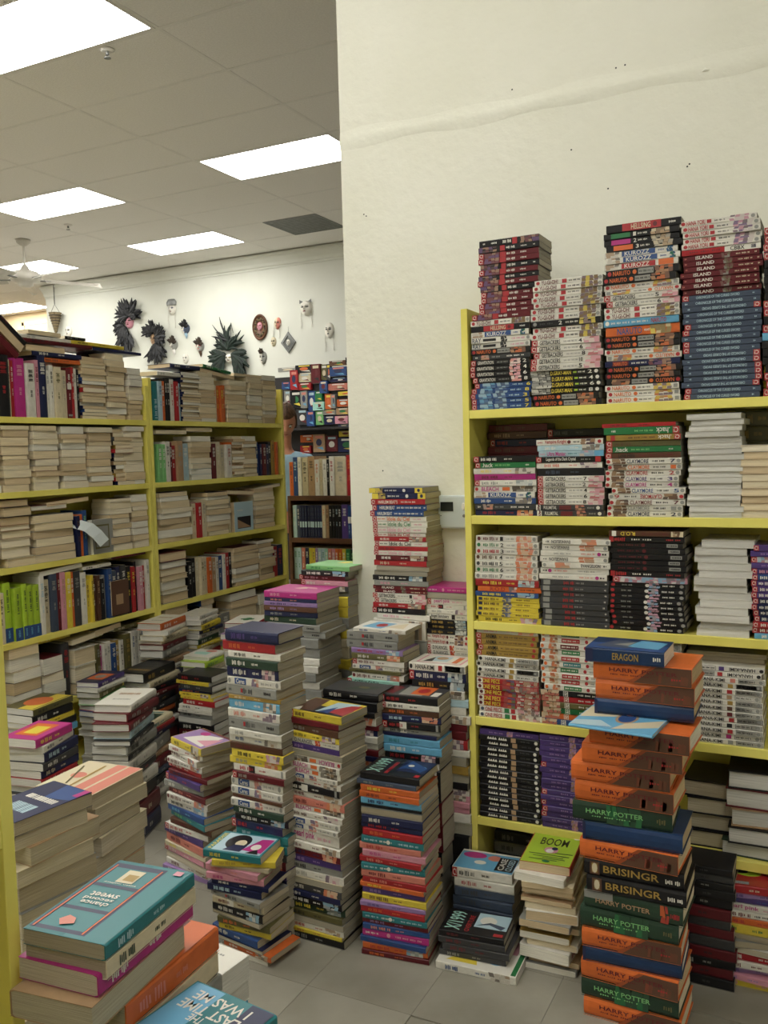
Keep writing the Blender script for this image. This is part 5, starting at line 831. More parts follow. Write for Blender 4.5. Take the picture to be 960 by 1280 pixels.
# vent
v = empty('ceiling_vent', (GX + CW * .5, GY + CD * 6, CEIL)); tag(v, 'square grey perforated return vent in the ceiling by the wall edge', 'vent')
MB().box((.02, .02, -.002), (.59, .59, .003)).build('perforated_plate', M['grey'], v)
vf = MB()
for a, b in (((0, 0, -.006), (.61, .02, .004)), ((0, .59, -.006), (.61, .61, .004)), ((0, .02, -.006), (.02, .59, .004)), ((.59, .02, -.006), (.61, .59, .004))): vf.box(a, b)
vf.build('frame', M['grey'], v)
for k in range(14):
    MB().box((.025, .03 + .04 * k, -.005), (.585, .042 + .04 * k, -.001)).build('louver', M['dark'] if k < 0 else M['grey'], v)
for x, y, w in ((-3.675, 3.974 + .2, 'ceiling sprinkler head beside the nearest light panel'), (-6.744, 6.631, 'ceiling sprinkler head between the fan and a light panel')):
    s = empty('sprinkler', (x, y - (.2 if y < 5 else 0), CEIL)); tag(s, w, 'sprinkler', 'ceiling sprinklers')
    MB().lathe([(0, -.012), (.03, -.012), (.042, -.003), (.042, 0)], n=18).build('escutcheon', M['grid'], s, smooth=True)
    MB().lathe([(.009, -.03), (.009, -.012)], n=8).lathe([(0, -.05), (.02, -.048), (.02, -.046), (0, -.044)], n=12).tube([(-.012, 0, -.03), (-.014, 0, -.04), (0, 0, -.048)], .0018, 5).tube([(.012, 0, -.03), (.014, 0, -.04), (0, 0, -.048)], .0018, 5).build('spray_head', M['grey'], s)

# lit doorway in the beige far corner
slab('wall_side', (XL, 10.2, 0), (MASK_XL, 10.3, CEIL + .04), 'tan')
dm = MB().box((-11.38, 10.18, 2.78), (-10.86, 10.205, 3.53)).build('window_1', M['doorlight'], kind='structure')
fr = MB()
for p_, q_ in (((-11.43, 10.16, 2.73), (-11.38, 10.21, 3.58)), ((-10.86, 10.16, 2.73), (-10.81, 10.21, 3.58)), ((-11.43, 10.16, 3.53), (-10.81, 10.21, 3.58)), ((-11.43, 10.16, 2.73), (-10.81, 10.21, 2.78))): fr.box(p_, q_)
fr.build('window_frame', M['tan'], dm)

# ceiling fan
fan = empty('ceiling_fan', (-7.584, 6.823, CEIL)); tag(fan, 'white five-bladed ceiling fan hanging before the light panels', 'fan')
MB().lathe([(0, 0), (.075, 0), (.07, -.03), (.03, -.06), (.014, -.065)], n=24).build('canopy', M['fanwhite'], fan, smooth=True)
MB().lathe([(.012, -.06), (.012, -.28)], n=12).build('rod', M['fanwhite'], fan, smooth=True)
MB().lathe([(.012, -.25), (.03, -.27), (.05, -.31), (.13, -.335), (.155, -.36), (.158, -.40), (.14, -.43), (.08, -.445), (.075, -.47), (.05, -.49), (0, -.49)], n=28).build('motor_housing', M['fanwhite'], fan, smooth=True)
for k in range(5):
    a = radians(-9 + 72 * k)
    b = MB(); r0, r1 = .2, .80; N = 8
    for i in range(N + 1):
        r = r0 + (r1 - r0) * i / N; w = .062 + .02 * min(1, i / 3) - (.05 if i == N else (.012 if i == N - 1 else 0))
        for s_, zz in ((-1, -.435), (1, -.375)):
            b.v += [(r, s_ * w, zz), (r, s_ * w, zz - .007)]
    for i in range(N):
        p = i * 4; q = p + 4
        for f in ((p, q, q + 2, p + 2), (p + 1, p + 3, q + 3, q + 1), (p, p + 1, q + 1, q), (p + 2, q + 2, q + 3, p + 3)): b.f.append(f); b.c.append(None)
    b.f += [(0, 2, 3, 1), (N * 4, N * 4 + 1, N * 4 + 3, N * 4 + 2)]; b.c += [None] * 2
    bl = b.build('blade', M['fanwhite'], fan); bl.rotation_euler = (0, 0, a)
    MB().box((.12, -.02, -.418), (.26, .02, -.41)).build('bracket', M['grey'], bl)

# ------------------------------------------------------------------ bookcases
def bookcase(name, label, x0, x1, y0, y1, face, tops, height, th=.02, mat='yellow', back=True, shelf_t=.025, top_on=False):
    """axis-aligned case; face '-y' or '+x' is the open side"""
    e = empty(name, ((x0 + x1) / 2, (y0 + y1) / 2, 0)); tag(e, label, 'bookcase')
    ox, oy = e.location.x, e.location.y
    def bx(nm, a, b, bev=.0015): return MB().box((a[0] - ox, a[1] - oy, a[2]), (b[0] - ox, b[1] - oy, b[2]), None, bev).build(nm, M[mat], e)
    if face == '-y':
        bx('side_panel', (x0, y0, 0), (x0 + th, y1, height)); bx('side_panel', (x1 - th, y0, 0), (x1, y1, height))
        for t in tops: bx('shelf', (x0 + th + .0005, y0, t - shelf_t), (x1 - th - .0005, y1 - .006, t))
        if back: bx('back_panel', (x0 + th, y1 - .005, 0), (x1 - th, y1, height - .02), 0)
    else:
        bx('side_panel', (x0, y0, 0), (x1, y0 + th, height)); bx('side_panel', (x0, y1 - th, 0), (x1, y1, height))
        for t in tops: bx('shelf', (x0 + .006, y0 + th + .0005, t - shelf_t), (x1, y1 - th - .0005, t))
        if back: bx('back_panel', (x0, y0 + th, 0), (x0 + .005, y1 - th, height - .02), 0)
    return e
RT = [1.529, 1.220, .906, .617, .310]
bookcase('bookcase', 'yellow painted bookcase of manga piles standing against the white wall', -.967, .19, 2.45, 2.695, '-y', RT, 1.823)
LT = [1.595, 1.291, .987, .683, .379, .075]
bookcase('bookcase', 'nearer tall yellow bookcase packed with used novels along the aisle', LEFT_X - .26, LEFT_X, 2.327, 3.358, '+x', LT, 1.76)
bookcase('bookcase', 'farther tall yellow bookcase of novels ending by the person', LEFT_X - .26, LEFT_X, 3.362, 4.544, '+x', LT, 1.80)
bookcase('bookcase', 'closest yellow bookcase end, only its upright edge shows beside the teal book', -1.27, -1.0, -.3, .829, '+x', [1.53, 1.22, .92, .62, .31, .04], 1.82)
wc = bookcase('wooden_bookcase', 'low brown wooden bookcase of standing paperbacks beside the wall edge', -3.075, -2.15, 4.75, 4.97, '-y', [1.147, .882, .617, .33, .06], 1.147, .022, 'wood', shelf_t=.03)

# piles
for (kind, noun, phrase, top, bot, ztop, zbot, W, spec, kw) in PILES:
    kw = dict(kw)
    if phrase == 'the tall pile of thick novels on the floor':
        tok = spec.split(); s = (ztop - zbot) / sum(float(t.split(':')[1].split('@')[0]) for t in tok)
        zm = ztop - s * sum(float(t.split(':')[1].split('@')[0]) for t in tok[:3])
        pile(kind, noun, 'the short top of the thick-novel pile', (top[0], top[1] + .065, top[2], top[3]), (bot[0], bot[1] + .065, bot[2], bot[3]), ztop + .009, zm + .009, W, ' '.join(tok[:3]), **kw)
        pile(kind, noun, 'the main thick-novel pile', top, bot, zm, 0, W, ' '.join(tok[3:]), **kw)
        make_book('hardcover_book', 'sk', (top[0] + .095, top[1] + .045, zm), (cos(-.10), sin(-.10), 0), (0, 0, 1), .2, .2, .0085, 'thin pale blue picture book with cloud and figure, jutting from the tall pile', None, True, 'w', cover='angel')
        make_book('hardcover_book', 'ERA', (top[0] + .10, top[1] + .115, ztop + .0095), (cos(-.02), sin(-.02), 0), (0, 0, 1), .19, .13, .035, 'blue fantasy hardcover with gold title crowning the tall pile', None, False, 'c', cover='eldr')
        continue
    pile(kind, noun, phrase, top, bot, ztop, zbot, W, spec, **kw)

# loose books at the near end
def lone(kind, code, x, y, z, deg, L, W, T, label, **k): return make_book(kind, code, (x, y, z), (cos(radians(deg)), sin(radians(deg)), 0), (0, 0, 1), L, W, T, label, None, **k)

# ------------------------------------------------------------------ rows in the novel bookcases
BACK = ["cr-br", "tn-br", "cr-dr", "wh-gy", "cr-bk", "tn-dr", "gy-bk", "wh-dr", "dr-cr", "nv-wh", "bk-gy", "br-tn"]
count = {}
def novel_label(code, row, noun='novel', extra=''):
    count[row] = count.get(row, 0) + 1
    return count[row]
def lab(code, how, pos, row):
    generic(code)
    s = describe(code, 'book')
    return '%s, %s, %s' % (s, how, row)
def row_word(row): return row.replace('the ', '', 1)
def sizes(n): return n
ORD = lambda i: FIX.get(i, nth(i)) if i > 1 else 'first'
stand_n, pile_n, lie_n = {}, {}, {}
SHORT = {}
def shortrow(tagname):
    t = tagname.replace('the heap over the top row of the nearer novel bookcase', 'heap on the nearer novel case').replace('the heap over the top row of the farther novel bookcase', 'heap on the farther novel case')
    t = re.sub(r'^the (\w+) row of the (\w+) novel bookcase$', r'\1 row, \2 novel case', t)
    return t
NEEDED = 0
for r in ROWS:
    k, tg = r[0], r[1]; sr = shortrow(tg)
    if k == 'V':
        _, _, z, ya, yb, spec, H = r
        bs = parse(spec); tot = sum(b['w'] for b in bs); y = ya
        for b in bs:
            T = (yb - ya) * b['w'] / tot; generic(b['code'])
            h = H * rnd.uniform(.9, 1.02) if len(bs) > 1 else H; w = min(.16, h * rnd.uniform(.62, .72))
            stand_n[sr] = stand_n.get(sr, 0) + 1
            d = describe(b['code'], 'book').replace('manga', 'book').replace('paperback', 'book')
            l = fit_label([d, colour_name(b) + ' book'], ', %s standing, %s' % (ORD(stand_n[sr]), sr))
            rec = rnd.uniform(.004, .022); tl = rnd.uniform(-.02, .02) if T < .03 else 0
            make_book('standing_book' if not b['hard'] else 'hardcover_book', b['code'], (LEFT_X - rec - w / 2, y + T * .02, z + h / 2 + .0004), (0, 0, -1), (0, 1, 0), h, w, T * .96, l, 'standing books, ' + sr, b['hard'], rnd.choice('cwn'), b['flip'], b['num'], b['tint'])
            y += T
    elif k == 'P':
        _, _, z, ya, yb, zt, mode, spec = r
        big = mode == 'b'; ft = .036 if big else .027
        if not spec:
            spec = ' '.join('%s<:%.2f' % (rnd.choice(BACK), rnd.uniform(.6, 1.5)) for _ in range(max(2, round((zt - z) / ft))))
            if tg.startswith(('the fifth', 'the floor')): spec = ' '.join(spec.split()[::2])
        elif mode in 's' and (zt - z) / len(spec.split()) > .03: spec = spec + ' ' + spec
        pile_n[sr] = pile_n.get(sr, 0) + 1
        ph = 'the %s pile, %s' % (ORD(pile_n[sr]), sr)
        if mode == 's':
            L = .18
            pile('paperback_novel', 'novel', ph, (LEFT_X - L - .008, ya + .002, 0, L), (LEFT_X - L - .008, ya + .002, 0, L), zt, z, (yb - ya) - .004, spec, tone='c', jit=.006, rot=.02)
        else:
            W = .2 if big else .118
            pile('paperback_novel', 'novel', ph, (LEFT_X - .006, ya + .004, pi / 2, yb - ya - .008), (LEFT_X - .006, ya + .004, pi / 2, yb - ya - .008), zt, z, W, spec, big, tone='c', jit=.005, rot=.035, loose=.13)
    else:
        _, _, z, ya, yb, spec, T, tilt = r
        b = parse(spec)[0]; generic(b['code'])
        lie_n[sr] = lie_n.get(sr, 0) + 1
        a = radians(tilt); L = (yb - ya) / cos(a); W = min(.17, L * .66)
        xd = Vector((0, cos(a), sin(a))); 
        if b['back']: xd = -xd
        zd = Vector((0, -sin(a), cos(a)))
        l = '%s, %s lying flat, %s' % (describe(b['code'], 'book', b['back']), ORD(lie_n[sr]), sr)
        make_book('flat_book' if not b['hard'] else 'hardcover_book', b['code'], (LEFT_X - W / 2 - .012, (ya + yb) / 2, z - T / 2), xd, zd, L, W, T, l, 'lying books, ' + sr, b['hard'], 'c')
# two big books leaning down over the first row's corner
for dz, T, code, l, hd in ((.0, .03, 'dr-wh', 'large dark red hardcover leaning over the first standing books', True), (.034, .035, 'tn-cr', 'large cream book sandwiched in the leaning trio on the novel bookcase', False), (.072, .022, 'bk-dr', 'black hardcover on top of the leaning trio on the novel bookcase', True)):
    a = radians(-39); xd = Vector((0, cos(a), sin(a))); zd = Vector((0, -sin(a), cos(a)))
    p = Vector((LEFT_X - .11, 2.475, 1.925)) + zd * dz
    if code == 'tn-cr': xd = -xd
    make_book('hardcover_book' if hd else 'flat_book', code, p, xd, zd, .30, .21, T, l, 'leaning books on the novel bookcase', hd, 'c')
# book shown face-out on the third and fourth rows
def faceout(code, y0, y1, z, h, label, T=.03):
    generic(code); make_book('standing_book', code, (LEFT_X - T - .004, (y0 + y1) / 2, z + h / 2), (0, 0, 1), (1, 0, 0), h, y1 - y0, T, label, None, False, 'c', cover='fo_' + code[:2])
COVERS['fo_gy'] = [('r', 0, 0, 1, 1, 'gy'), ('r', .15, .2, .85, .9, 'ol'), ('r', .2, .25, .8, .85, 'gy')]
COVERS['fo_br'] = [('r', 0, 0, 1, 1, 'br'), ('r', .3, .35, .6, .75, 'tn')]
COVERS['fo_lb'] = [('r', 0, 0, 1, 1, 'lb'), ('r', .1, .15, .5, .85, 'bk'), ('g', [(.12, .15), (.42, .85), (.12, .85)], 'tn'), ('b', .7, .55, .74, .85, 'wh')]
faceout('gy-ol', 2.958, 3.085, .987, .155, 'grey book shown face-out in the third row of the nearer novel bookcase')
faceout('br-tn', 3.055, 3.17, .690, .16, 'brown book shown face-out in the fourth row of the nearer novel bookcase')
faceout('lb-bk', 4.02, 4.20, .987, .165, 'light blue book shown face-out in the farther novel bookcase')

# paper slip hanging out of the third row
sl = MB(); pts = [(.0, 1.118, -.11), (.03, 1.122, -.06), (.055, 1.118, -.02), (.09, 1.10, .015), (.12, 1.065, .035), (.15, 1.025, .045)]
for y, z, x in pts: sl.v += [(LEFT_X + x, 2.80 + y, z + .0), (LEFT_X + x + .01, 2.80 + y + .045, z + .03), (LEFT_X + x, 2.80 + y, z - .0006), (LEFT_X + x + .01, 2.80 + y + .045, z + .0294)]
for i in range(len(pts) - 1):
    a, b = i * 4, i * 4 + 4
    for f in ((a, b, b + 1, a + 1), (a + 2, a + 3, b + 3, b + 2), (a, a + 2, b + 2, b), (a + 1, b + 1, b + 3, a + 3)): sl.f.append(f); sl.c.append(None)
pp = sl.build('paper_slip', M['white']); tag(pp, 'white curling paper slip hanging from the nearer novel bookcase', 'paper')
pr = MB().box((LEFT_X + .0352, 2.925, 1.062), (LEFT_X + .0356, 2.945, 1.066)).box((LEFT_X + .037, 2.93, 1.056), (LEFT_X + .0374, 2.955, 1.059)).build('printed_line', M['dark'], pp)

# ------------------------------------------------------------------ wooden bookcase and far display
for rown, (k, xa, xb, z, spec) in zip(('top', 'second', 'third'), WOODROWS):
    z = {'top': 1.147, 'second': .882, 'third': .617}[rown]
    bs = parse(spec); tot = sum(b['w'] for b in bs); x = xa + (.0 if rown == 'top' else .016)
    for i, b in enumerate(bs):
        T = (xb - xa) * b['w'] / tot * .98; generic(b['code'])
        h = {'top': .255, 'second': .205, 'third': .20}[rown] - b['dx'] * .6
        w = .15
        d = describe(b['code'], 'paperback').replace('manga', 'paperback')
        make_book('standing_book', b['code'], (x, 4.76 + w / 2 + rnd.uniform(0, .01), z + h / 2 + .0004), (0, 0, -1), (1, 0, 0), h, w, T * .97, fit_label([d, colour_name(b) + ' paperback'], ', %s from the post, %s row, wooden bookcase' % (ORD(i + 1), rown)), 'paperbacks in the wooden bookcase', False, 'c', b['flip'], b['num'], b['tint'])
        x += T
rk = empty('display_rack', (-4.6, 8.5, 0)); tag(rk, 'black display rack full of picture books below the masks', 'shelf')
def rb(nm, a, b): MB().box((a[0] + 4.6, a[1] - 8.5, a[2]), (b[0] + 4.6, b[1] - 8.5, b[2])).build(nm, M['blackboard'], rk)
rb('back_panel', (-5.75, 8.36, 0), (-3.4, 8.40, 2.25)); rb('shelf', (-5.75, 8.1, 1.655), (-3.4, 8.36, 1.675)); rb('shelf', (-5.75, 8.1, 1.38), (-3.4, 8.36, 1.40)); rb('shelf', (-5.75, 8.05, 1.05), (-3.4, 8.36, 1.07)); rb('shelf', (-5.75, 8.05, .6), (-3.4, 8.36, .62))
for i, (x0, x1, z0, z1, c) in enumerate(FARBOOKS):
    w, h = x1 - x0, z1 - z0
    code = c + '-wh' if c != 'wh' else 'wh-bk'
    generic(code)
    cv = 'far%d' % (i % 6)
    COVERS.setdefault(cv, [('e', .45 + .05 * (i % 3), .5, .2, .25, ['cr', 'og', 'nv', 'wh', 'gn', 'dr'][i % 6]), ('r', .78, .15, .92, .8, ['wh', 'ye', 'sa', 'lb', 'wh', 'cr'][i % 6]), ('g', [(.1, .1), (.3, .2), (.25, .7)], ['bk', 'wh', 'sk', 'dr', 'ye', 'bk'][i % 6])])
    where = 'upper' if z0 > 1.95 else ('middle' if z0 > 1.6 else 'lower')
    make_book('picture_book', code, ((x0 + x1) / 2, 8.35 - .0, (z0 + z1) / 2), (0, 0, 1), (0, -1, 0), h, w, .03 + .012 * (i % 3), '%s picture book on the %s display rack, about the %s there' % (CW_NAME[c], where, ORD(i + 1)), 'picture books on the display rack', False, 'w', spine_on=False, cover=cv)

# ------------------------------------------------------------------ thermostat
th = empty('thermostat', (-1.104, WALL_Y, 1.213)); tag(th, 'white wall thermostat with small dark display beside the yellow upright', 'thermostat')
MB().box((-.066, -.026, -.054), (.066, -.0, .054), None, .006).build('housing', M['white'], th)
MB().box((-.035, -.0285, .003), (.009, -.0255, .033), None).build('display', M['dark'], th)
b2 = MB().lathe([(0, .003), (.0045, .003), (.0055, 0)], n=14).build('button', M['grey'], th); b2.location = (.046, -.026, -.012); b2.rotation_euler = (pi / 2, 0, 0)
bu = MB().lathe([(0, .003), (.0055, .003), (.0065, 0)], n=14, sy=1.9).build('button', M['grid'], th); bu.location = (.044, -.026, .018); bu.rotation_euler = (pi / 2, 0, 0)
li = MB().lathe([(0, .0015), (.0015, .0015), (.002, 0)], n=8).build('indicator', M['dark'], th); li.location = (-.035, -.026, -.012); li.rotation_euler = (pi / 2, 0, 0)

# ------------------------------------------------------------------ masks on the far wall
def face_mesh(w, h, col, lips, eye, brow, split=None, depth=.35, seed=0):
    """a relief face: brow, eye sockets, nose, lips, chin"""
    N, Mr = 22, 28; vs, fs, cs = [], [], []
    def prof(t): return (max(0, 1 - abs(t) ** 2.4)) ** .5 * (1 - .22 * max(0, -t) ** 1.5)
    for j in range(Mr + 1):
        t = -1 + 2 * j / Mr
        for i in range(N + 1):
            s = -1 + 2 * i / N
            x = s * prof(t) * w / 2; z = t * h / 2
            d = (1 - s * s) ** .5 * (max(0, 1 - t * t)) ** .35 * w * depth
            g = lambda cx, cz, rx, rz: math.exp(-((s - cx) / rx) ** 2 - ((t - cz) / rz) ** 2)
            d += w * (.17 * g(0, -.12, .13, .12) + .1 * g(0, .08, .09, .2) - .1 * g(.38, .14, .2, .1) - .1 * g(-.38, .14, .2, .1) + .05 * g(.38, .3, .25, .06) + .05 * g(-.38, .3, .25, .06) + .07 * g(0, -.45, .22, .06) + .06 * g(0, -.75, .25, .12))
            vs.append((x, -d, z))
    def colour(s, t):
        for cx in (-.38, .38):
            q = ((s - cx) / .2) ** 2 + ((t - .13) / .075) ** 2
            if q < 1: return C['bk']
            if q < 2.4: return C[eye]
            if abs(t - .3 + .3 * (abs(s) - .38) ** 2) < .035 and abs(s - cx) < .24: return C[brow]
        if (s / .26) ** 2 + ((t + .45) / .08) ** 2 < 1: return C[lips]
        if split and s > .05: return C[split]
        return C[col]
    for j in range(Mr):
        for i in range(N):
            a = j * (N + 1) + i; fs.append((a, a + 1, a + N + 2, a + N + 1)); cs.append(colour(-1 + 2 * (i + .5) / N, -1 + 2 * (j + .5) / Mr))
    b = len(vs); ring = [j * (N + 1) for j in range(Mr + 1)] + [j * (N + 1) + N for j in range(Mr, -1, -1)]
    me = meshdata('mask_face', vs, fs, cs, True); me.materials.append(M['dull']); return me
def feathers(n, r0, r1, a0, a1, mat, parent, cz=0.0, cx=0.0, wid=.014, droop=0.0, seed=1, yoff=-.01):
    """each plume is a curved tapering blade; together one dense tuft"""
    rr = random.Random(seed); b = MB()
    for k in range(n):
        a = radians(a0 + (a1 - a0) * (k + rr.random()) / n); L = rr.uniform(r0, r1); w = wid * rr.uniform(.7, 1.3); y0 = yoff - rr.uniform(0, .05)
        px, pz = cx, cz; q = len(b.v); S = 6; bend = rr.uniform(-.5, .5)
        for i in range(S + 1):
            f = i / S; aa = a + bend * f; rad = L * f
            x = px + cos(aa) * rad; z = pz + sin(aa) * rad - droop * f * f; ww = w * (sin(pi * min(.98, f * .9 + .08)) ** .7) * (1 + .25 * (i % 2))
            nx, nz = -sin(aa), cos(aa)
            b.v += [(x + nx * ww, y0 - .02 * f, z + nz * ww), (x, y0 - .02 * f - .006, z), (x - nx * ww, y0 - .02 * f, z - nz * ww)]
        for i in range(S):
            p = q + i * 3
            b.f += [(p, p + 3, p + 4, p + 1), (p + 1, p + 4, p + 5, p + 2)]; b.c += [None, None]
    o = b.build('feather_tuft', M[mat], parent, kind='stuff'); return o
def ribbon(parent, x, z0, z1, mat='fanwhite'):
    b = MB(); r = random.Random(int(x * 1000)); b.tube([(x + .004 * sin(k * 1.3), -.012, z0 + (z1 - z0) * k / 8) for k in range(9)], .004, 5); return b.build('ribbon', M[mat], parent)
SPECM = {'white': ('wh', 'bk', 'gy', 'bk', None), 'blackfeather': ('pk', 'dr', 'br', 'bk', None), 'brownfeather': ('tn', 'br', 'bk', 'br', None), 'greyhat': ('wh', 'dr', 'sl', 'dg', None), 'blue': ('wh', 'bl', 'bl', 'nv', 'sl'), 'greyfan': ('wh', 'dg', 'gy', 'bk', 'gy'),
         'red': ('wh', 'rd', 'rd', 'dr', 'gy'), 'smallwhite': ('wh', 'gy', 'gy', 'gy', None), 'greenfeather': ('wh', 'dr', 'gd', 'dn', None), 'tilted': ('cr', 'dr', 'br', 'br', 'sa'), 'skull': ('cr', 'dg', 'dg', 'gy', None), 'halfgrey': ('wh', 'bk', 'dg', 'bk', 'gy'), 'cat': ('wh', 'dr', 'gy', 'gy', None), 'longribbon': ('wh', 'bk', 'gy', 'bk', None), 'edge': ('wh', 'dg', 'gy', 'bk', None)}
WORDS = {'white': 'plain white mask half hidden behind heaped books, beside the hanging basket', 'blackfeather': 'flesh-toned mask in a huge curling black feather headdress', 'brownfeather': 'brown mask in thick dark feathers below the big black plume mask', 'greyhat': 'white mask with grey hat and two long ribbons, high between feather masks',
         'blue': 'round mask painted blue on one half with a scarf tip', 'greyfan': 'white and grey mask with pointed grey headdress', 'red': 'round mask painted red on one half with a red tassel', 'smallwhite': 'very small white mask low on the wall below the blue one', 'greenfeather': 'white mask under spreading dark green feathers',
         'tilted': 'narrow cream mask with ribbons beside the oval plaque', 'skull': 'small pale mask touching the diamond frame', 'halfgrey': 'half grey white mask just above the blue book', 'cat': 'white and rosy cat-eared mask with trailing ribbons, highest on the wall', 'longribbon': 'white mask with black lips and long ribbons near the wall edge', 'edge': 'small mask half cut off by the white wall edge'}
for n_, x, z, w, h in MASKS:
    s = SPECM[n_]; e = empty('mask', (x, MASK_Y - .0, z)); tag(e, WORDS[n_], 'mask', 'masks on the far wall')
    link('mask_face', face_mesh(w, h, *s[:4], split=s[4]), e)
    if n_ == 'blackfeather':
        feathers(60, .10, .26, 10, 200, 'feather', e, .06, .02, .022, 0, 1); feathers(70, .08, .18, 150, 290, 'feather', e, -.06, -.06, .022, .02, 2); feathers(70, .06, .2, 190, 330, 'feather', e, -.16, -.03, .024, .06, 3); feathers(30, .05, .12, -40, 60, 'feather', e, .05, .06, .018, 0, 5)
    elif n_ == 'brownfeather':
        feathers(60, .06, .16, 30, 200, 'feather', e, .08, .0, .022, 0, 6); feathers(70, .08, .2, -60, 60, 'feather', e, .02, .05, .022, 0, 7); feathers(80, .08, .24, 240, 320, 'feather', e, -.06, .05, .026, .03, 8)
    elif n_ == 'greenfeather':
        feathers(40, .1, .32, 20, 160, 'greenfeather', e, .1, 0, .02, 0, 9); feathers(60, .12, .26, 150, 250, 'greenfeather', e, .04, -.05, .024, .05, 10); feathers(60, .12, .28, -70, 20, 'greenfeather', e, .04, .05, .024, .08, 11)
        feathers(5, .3, .45, 148, 172, 'feather', e, .16, .1, .012, 0, 12); MB().tube([(0, -.01, .12), (.02, -.01, .3), (.03, -.01, .42)], .004, 5).tube([(.06, -.01, .3), (.03, -.01, .42)], .003, 5).build('hanging_cord', M['dark'], e)
    elif n_ == 'greyhat':
        MB().lathe([(.0, .06), (.05, .055), (.075, .02), (.07, -.02)], (0, -.01, h * .42), 18, None, .5).build('hat', M['grey'], e, smooth=True); ribbon(e, -.055, -.02, -.24); ribbon(e, .05, -.02, -.24)
    elif n_ in ('blue', 'red', 'greyfan'):
        feathers(26, .05, .10, 20, 160, {'blue': 'feather', 'red': 'brownfeather', 'greyfan': 'brownfeather'}[n_], e, .02, .01, .016, 0, 13, -.0)
        MB().tube([(.01, -.02, -h * .45), (.02, -.02, -h * .7), (.02, -.02, -h * .95)], [.02, .016, .004], 7).build('scarf_tip', M['shirt'] if n_ == 'blue' else (M['grid'] if n_ == 'greyfan' else M['hair']), e)
    elif n_ in ('cat', 'longribbon', 'tilted', 'edge'):
        ribbon(e, -w * .45, 0, -h * 1.3); ribbon(e, w * .45, 0, -h * 1.25)
        if n_ == 'cat':
            for sx in (-1, 1): MB().add([(sx * w * .2, -.02, h * .42), (sx * w * .52, -.02, h * .3), (sx * w * .5, -.025, h * .56), (sx * w * .34, -.005, h * .4)], [(0, 1, 2), (0, 2, 3), (1, 3, 2), (0, 3, 1)]).build('ear', M['grey'], e)
        if n_ == 'tilted': e.rotation_euler = (0, radians(8), 0)
    elif n_ == 'halfgrey':
        feathers(14, .03, .07, 60, 150, 'brownfeather', e, h * .3, 0, .014, 0, 15, -.0)
# oval plaque
ov = empty('wall_plaque', (-5.986, MASK_Y - .004, 2.894)); tag(ov, 'oval brown plaque with carved relief around a face', 'plaque')
MB().lathe([(.103, 0), (.106, .012), (.098, .026), (.088, .022), (.086, .012), (0, .012)], n=36, sy=1.45).build('oval_frame', M['wood'], ov, smooth=True).rotation_euler = (pi / 2, 0, 0)
f = link('mask_face', face_mesh(.07, .10, 'pk', 'dr', 'br', 'br'), ov); f.location = (.0, -.008, .01)
rr = random.Random(5)
for k in range(34):
    a = 2 * pi * k / 34; rad = .062 + .012 * (k % 2)
    b = MB().lathe([(0, .012), (.009, .009), (.012, 0)], n=7, col=None).build('carved_knob', M['straw'] if k % 3 else M['brownfeather'], ov); b.location = (rad * cos(a), -.012, 1.4 * rad * sin(a)); b.rotation_euler = (pi / 2, 0, 0)
# diamond frame
di = empty('wall_plaque', (-5.601, MASK_Y - .004, 2.688)); tag(di, 'small diamond-shaped grey frame around a white face', 'plaque')
def ring4(r_, y): return [(r_, y, 0), (0, y, r_ * 1.22), (-r_, y, 0), (0, y, -r_ * 1.22)]
b = MB(); b.v = ring4(.1, 0) + ring4(.1, -.015) + ring4(.066, -.02) + ring4(.064, -.006)
for k in range(4):
    l_ = (k + 1) % 4
    for o_ in (0, 4, 8): b.f.append((o_ + k, o_ + l_, o_ + 4 + l_, o_ + 4 + k)); b.c.append(None)
b.f.append((12, 13, 14, 15)); b.c.append(None)
b.build('diamond_frame', M['grey'], di); f = link('mask_face', face_mesh(.055, .075, 'wh', 'dg', 'gy', 'bk'), di); f.location = (0, -.006, 0)
MB().tube([(0, -.004, .12), (0, -.004, .18)], .0015, 5).build('hanging_cord', M['dark'], di)
# basket cone
bc = empty('hanging_basket', (-9.0, MASK_Y - .3, 3.25)); bc.location = (-9.16, 8.70, 3.215); tag(bc, 'dry woven cone basket hanging at the corner by the fan', 'basket')
MB().lathe([(0, -.15), (.02, -.12), (.08, .12), (.085, .13), (.075, .13), (.015, -.10)], n=14).build('cone', M['straw'], bc)
for k in range(7):
    MB().lathe([(.012 + .0105 * k, -.125 + .035 * k), (.02 + .0105 * k, -.12 + .035 * k), (.016 + .0105 * k, -.112 + .035 * k)], n=14).build('woven_band', M['brownfeather'], bc)
MB().tube([(-.08, 0, .13), (0, 0, .24), (.08, 0, .13)], .003, 5).tube([(0, 0, .24), (0, 0, .49)], .006, 5).build('hanging_cord', M['dark'], bc)
# brown feather puff on the heap
pf = empty('feather_puff', (-3.09, 3.12, 1.868)); tag(pf, 'dark brown feather puff resting on the heap over the nearer novel bookcase', 'ornament')
MB().lathe([(0, -.0), (.035, .004), (.045, .02), (.03, .04), (0, .045)], n=12).build('puff_core', M['brownfeather'], pf, smooth=True)
feathers(110, .03, .062, 0, 180, 'brownfeather', pf, .006, 0, .008, 0, 21, .03)

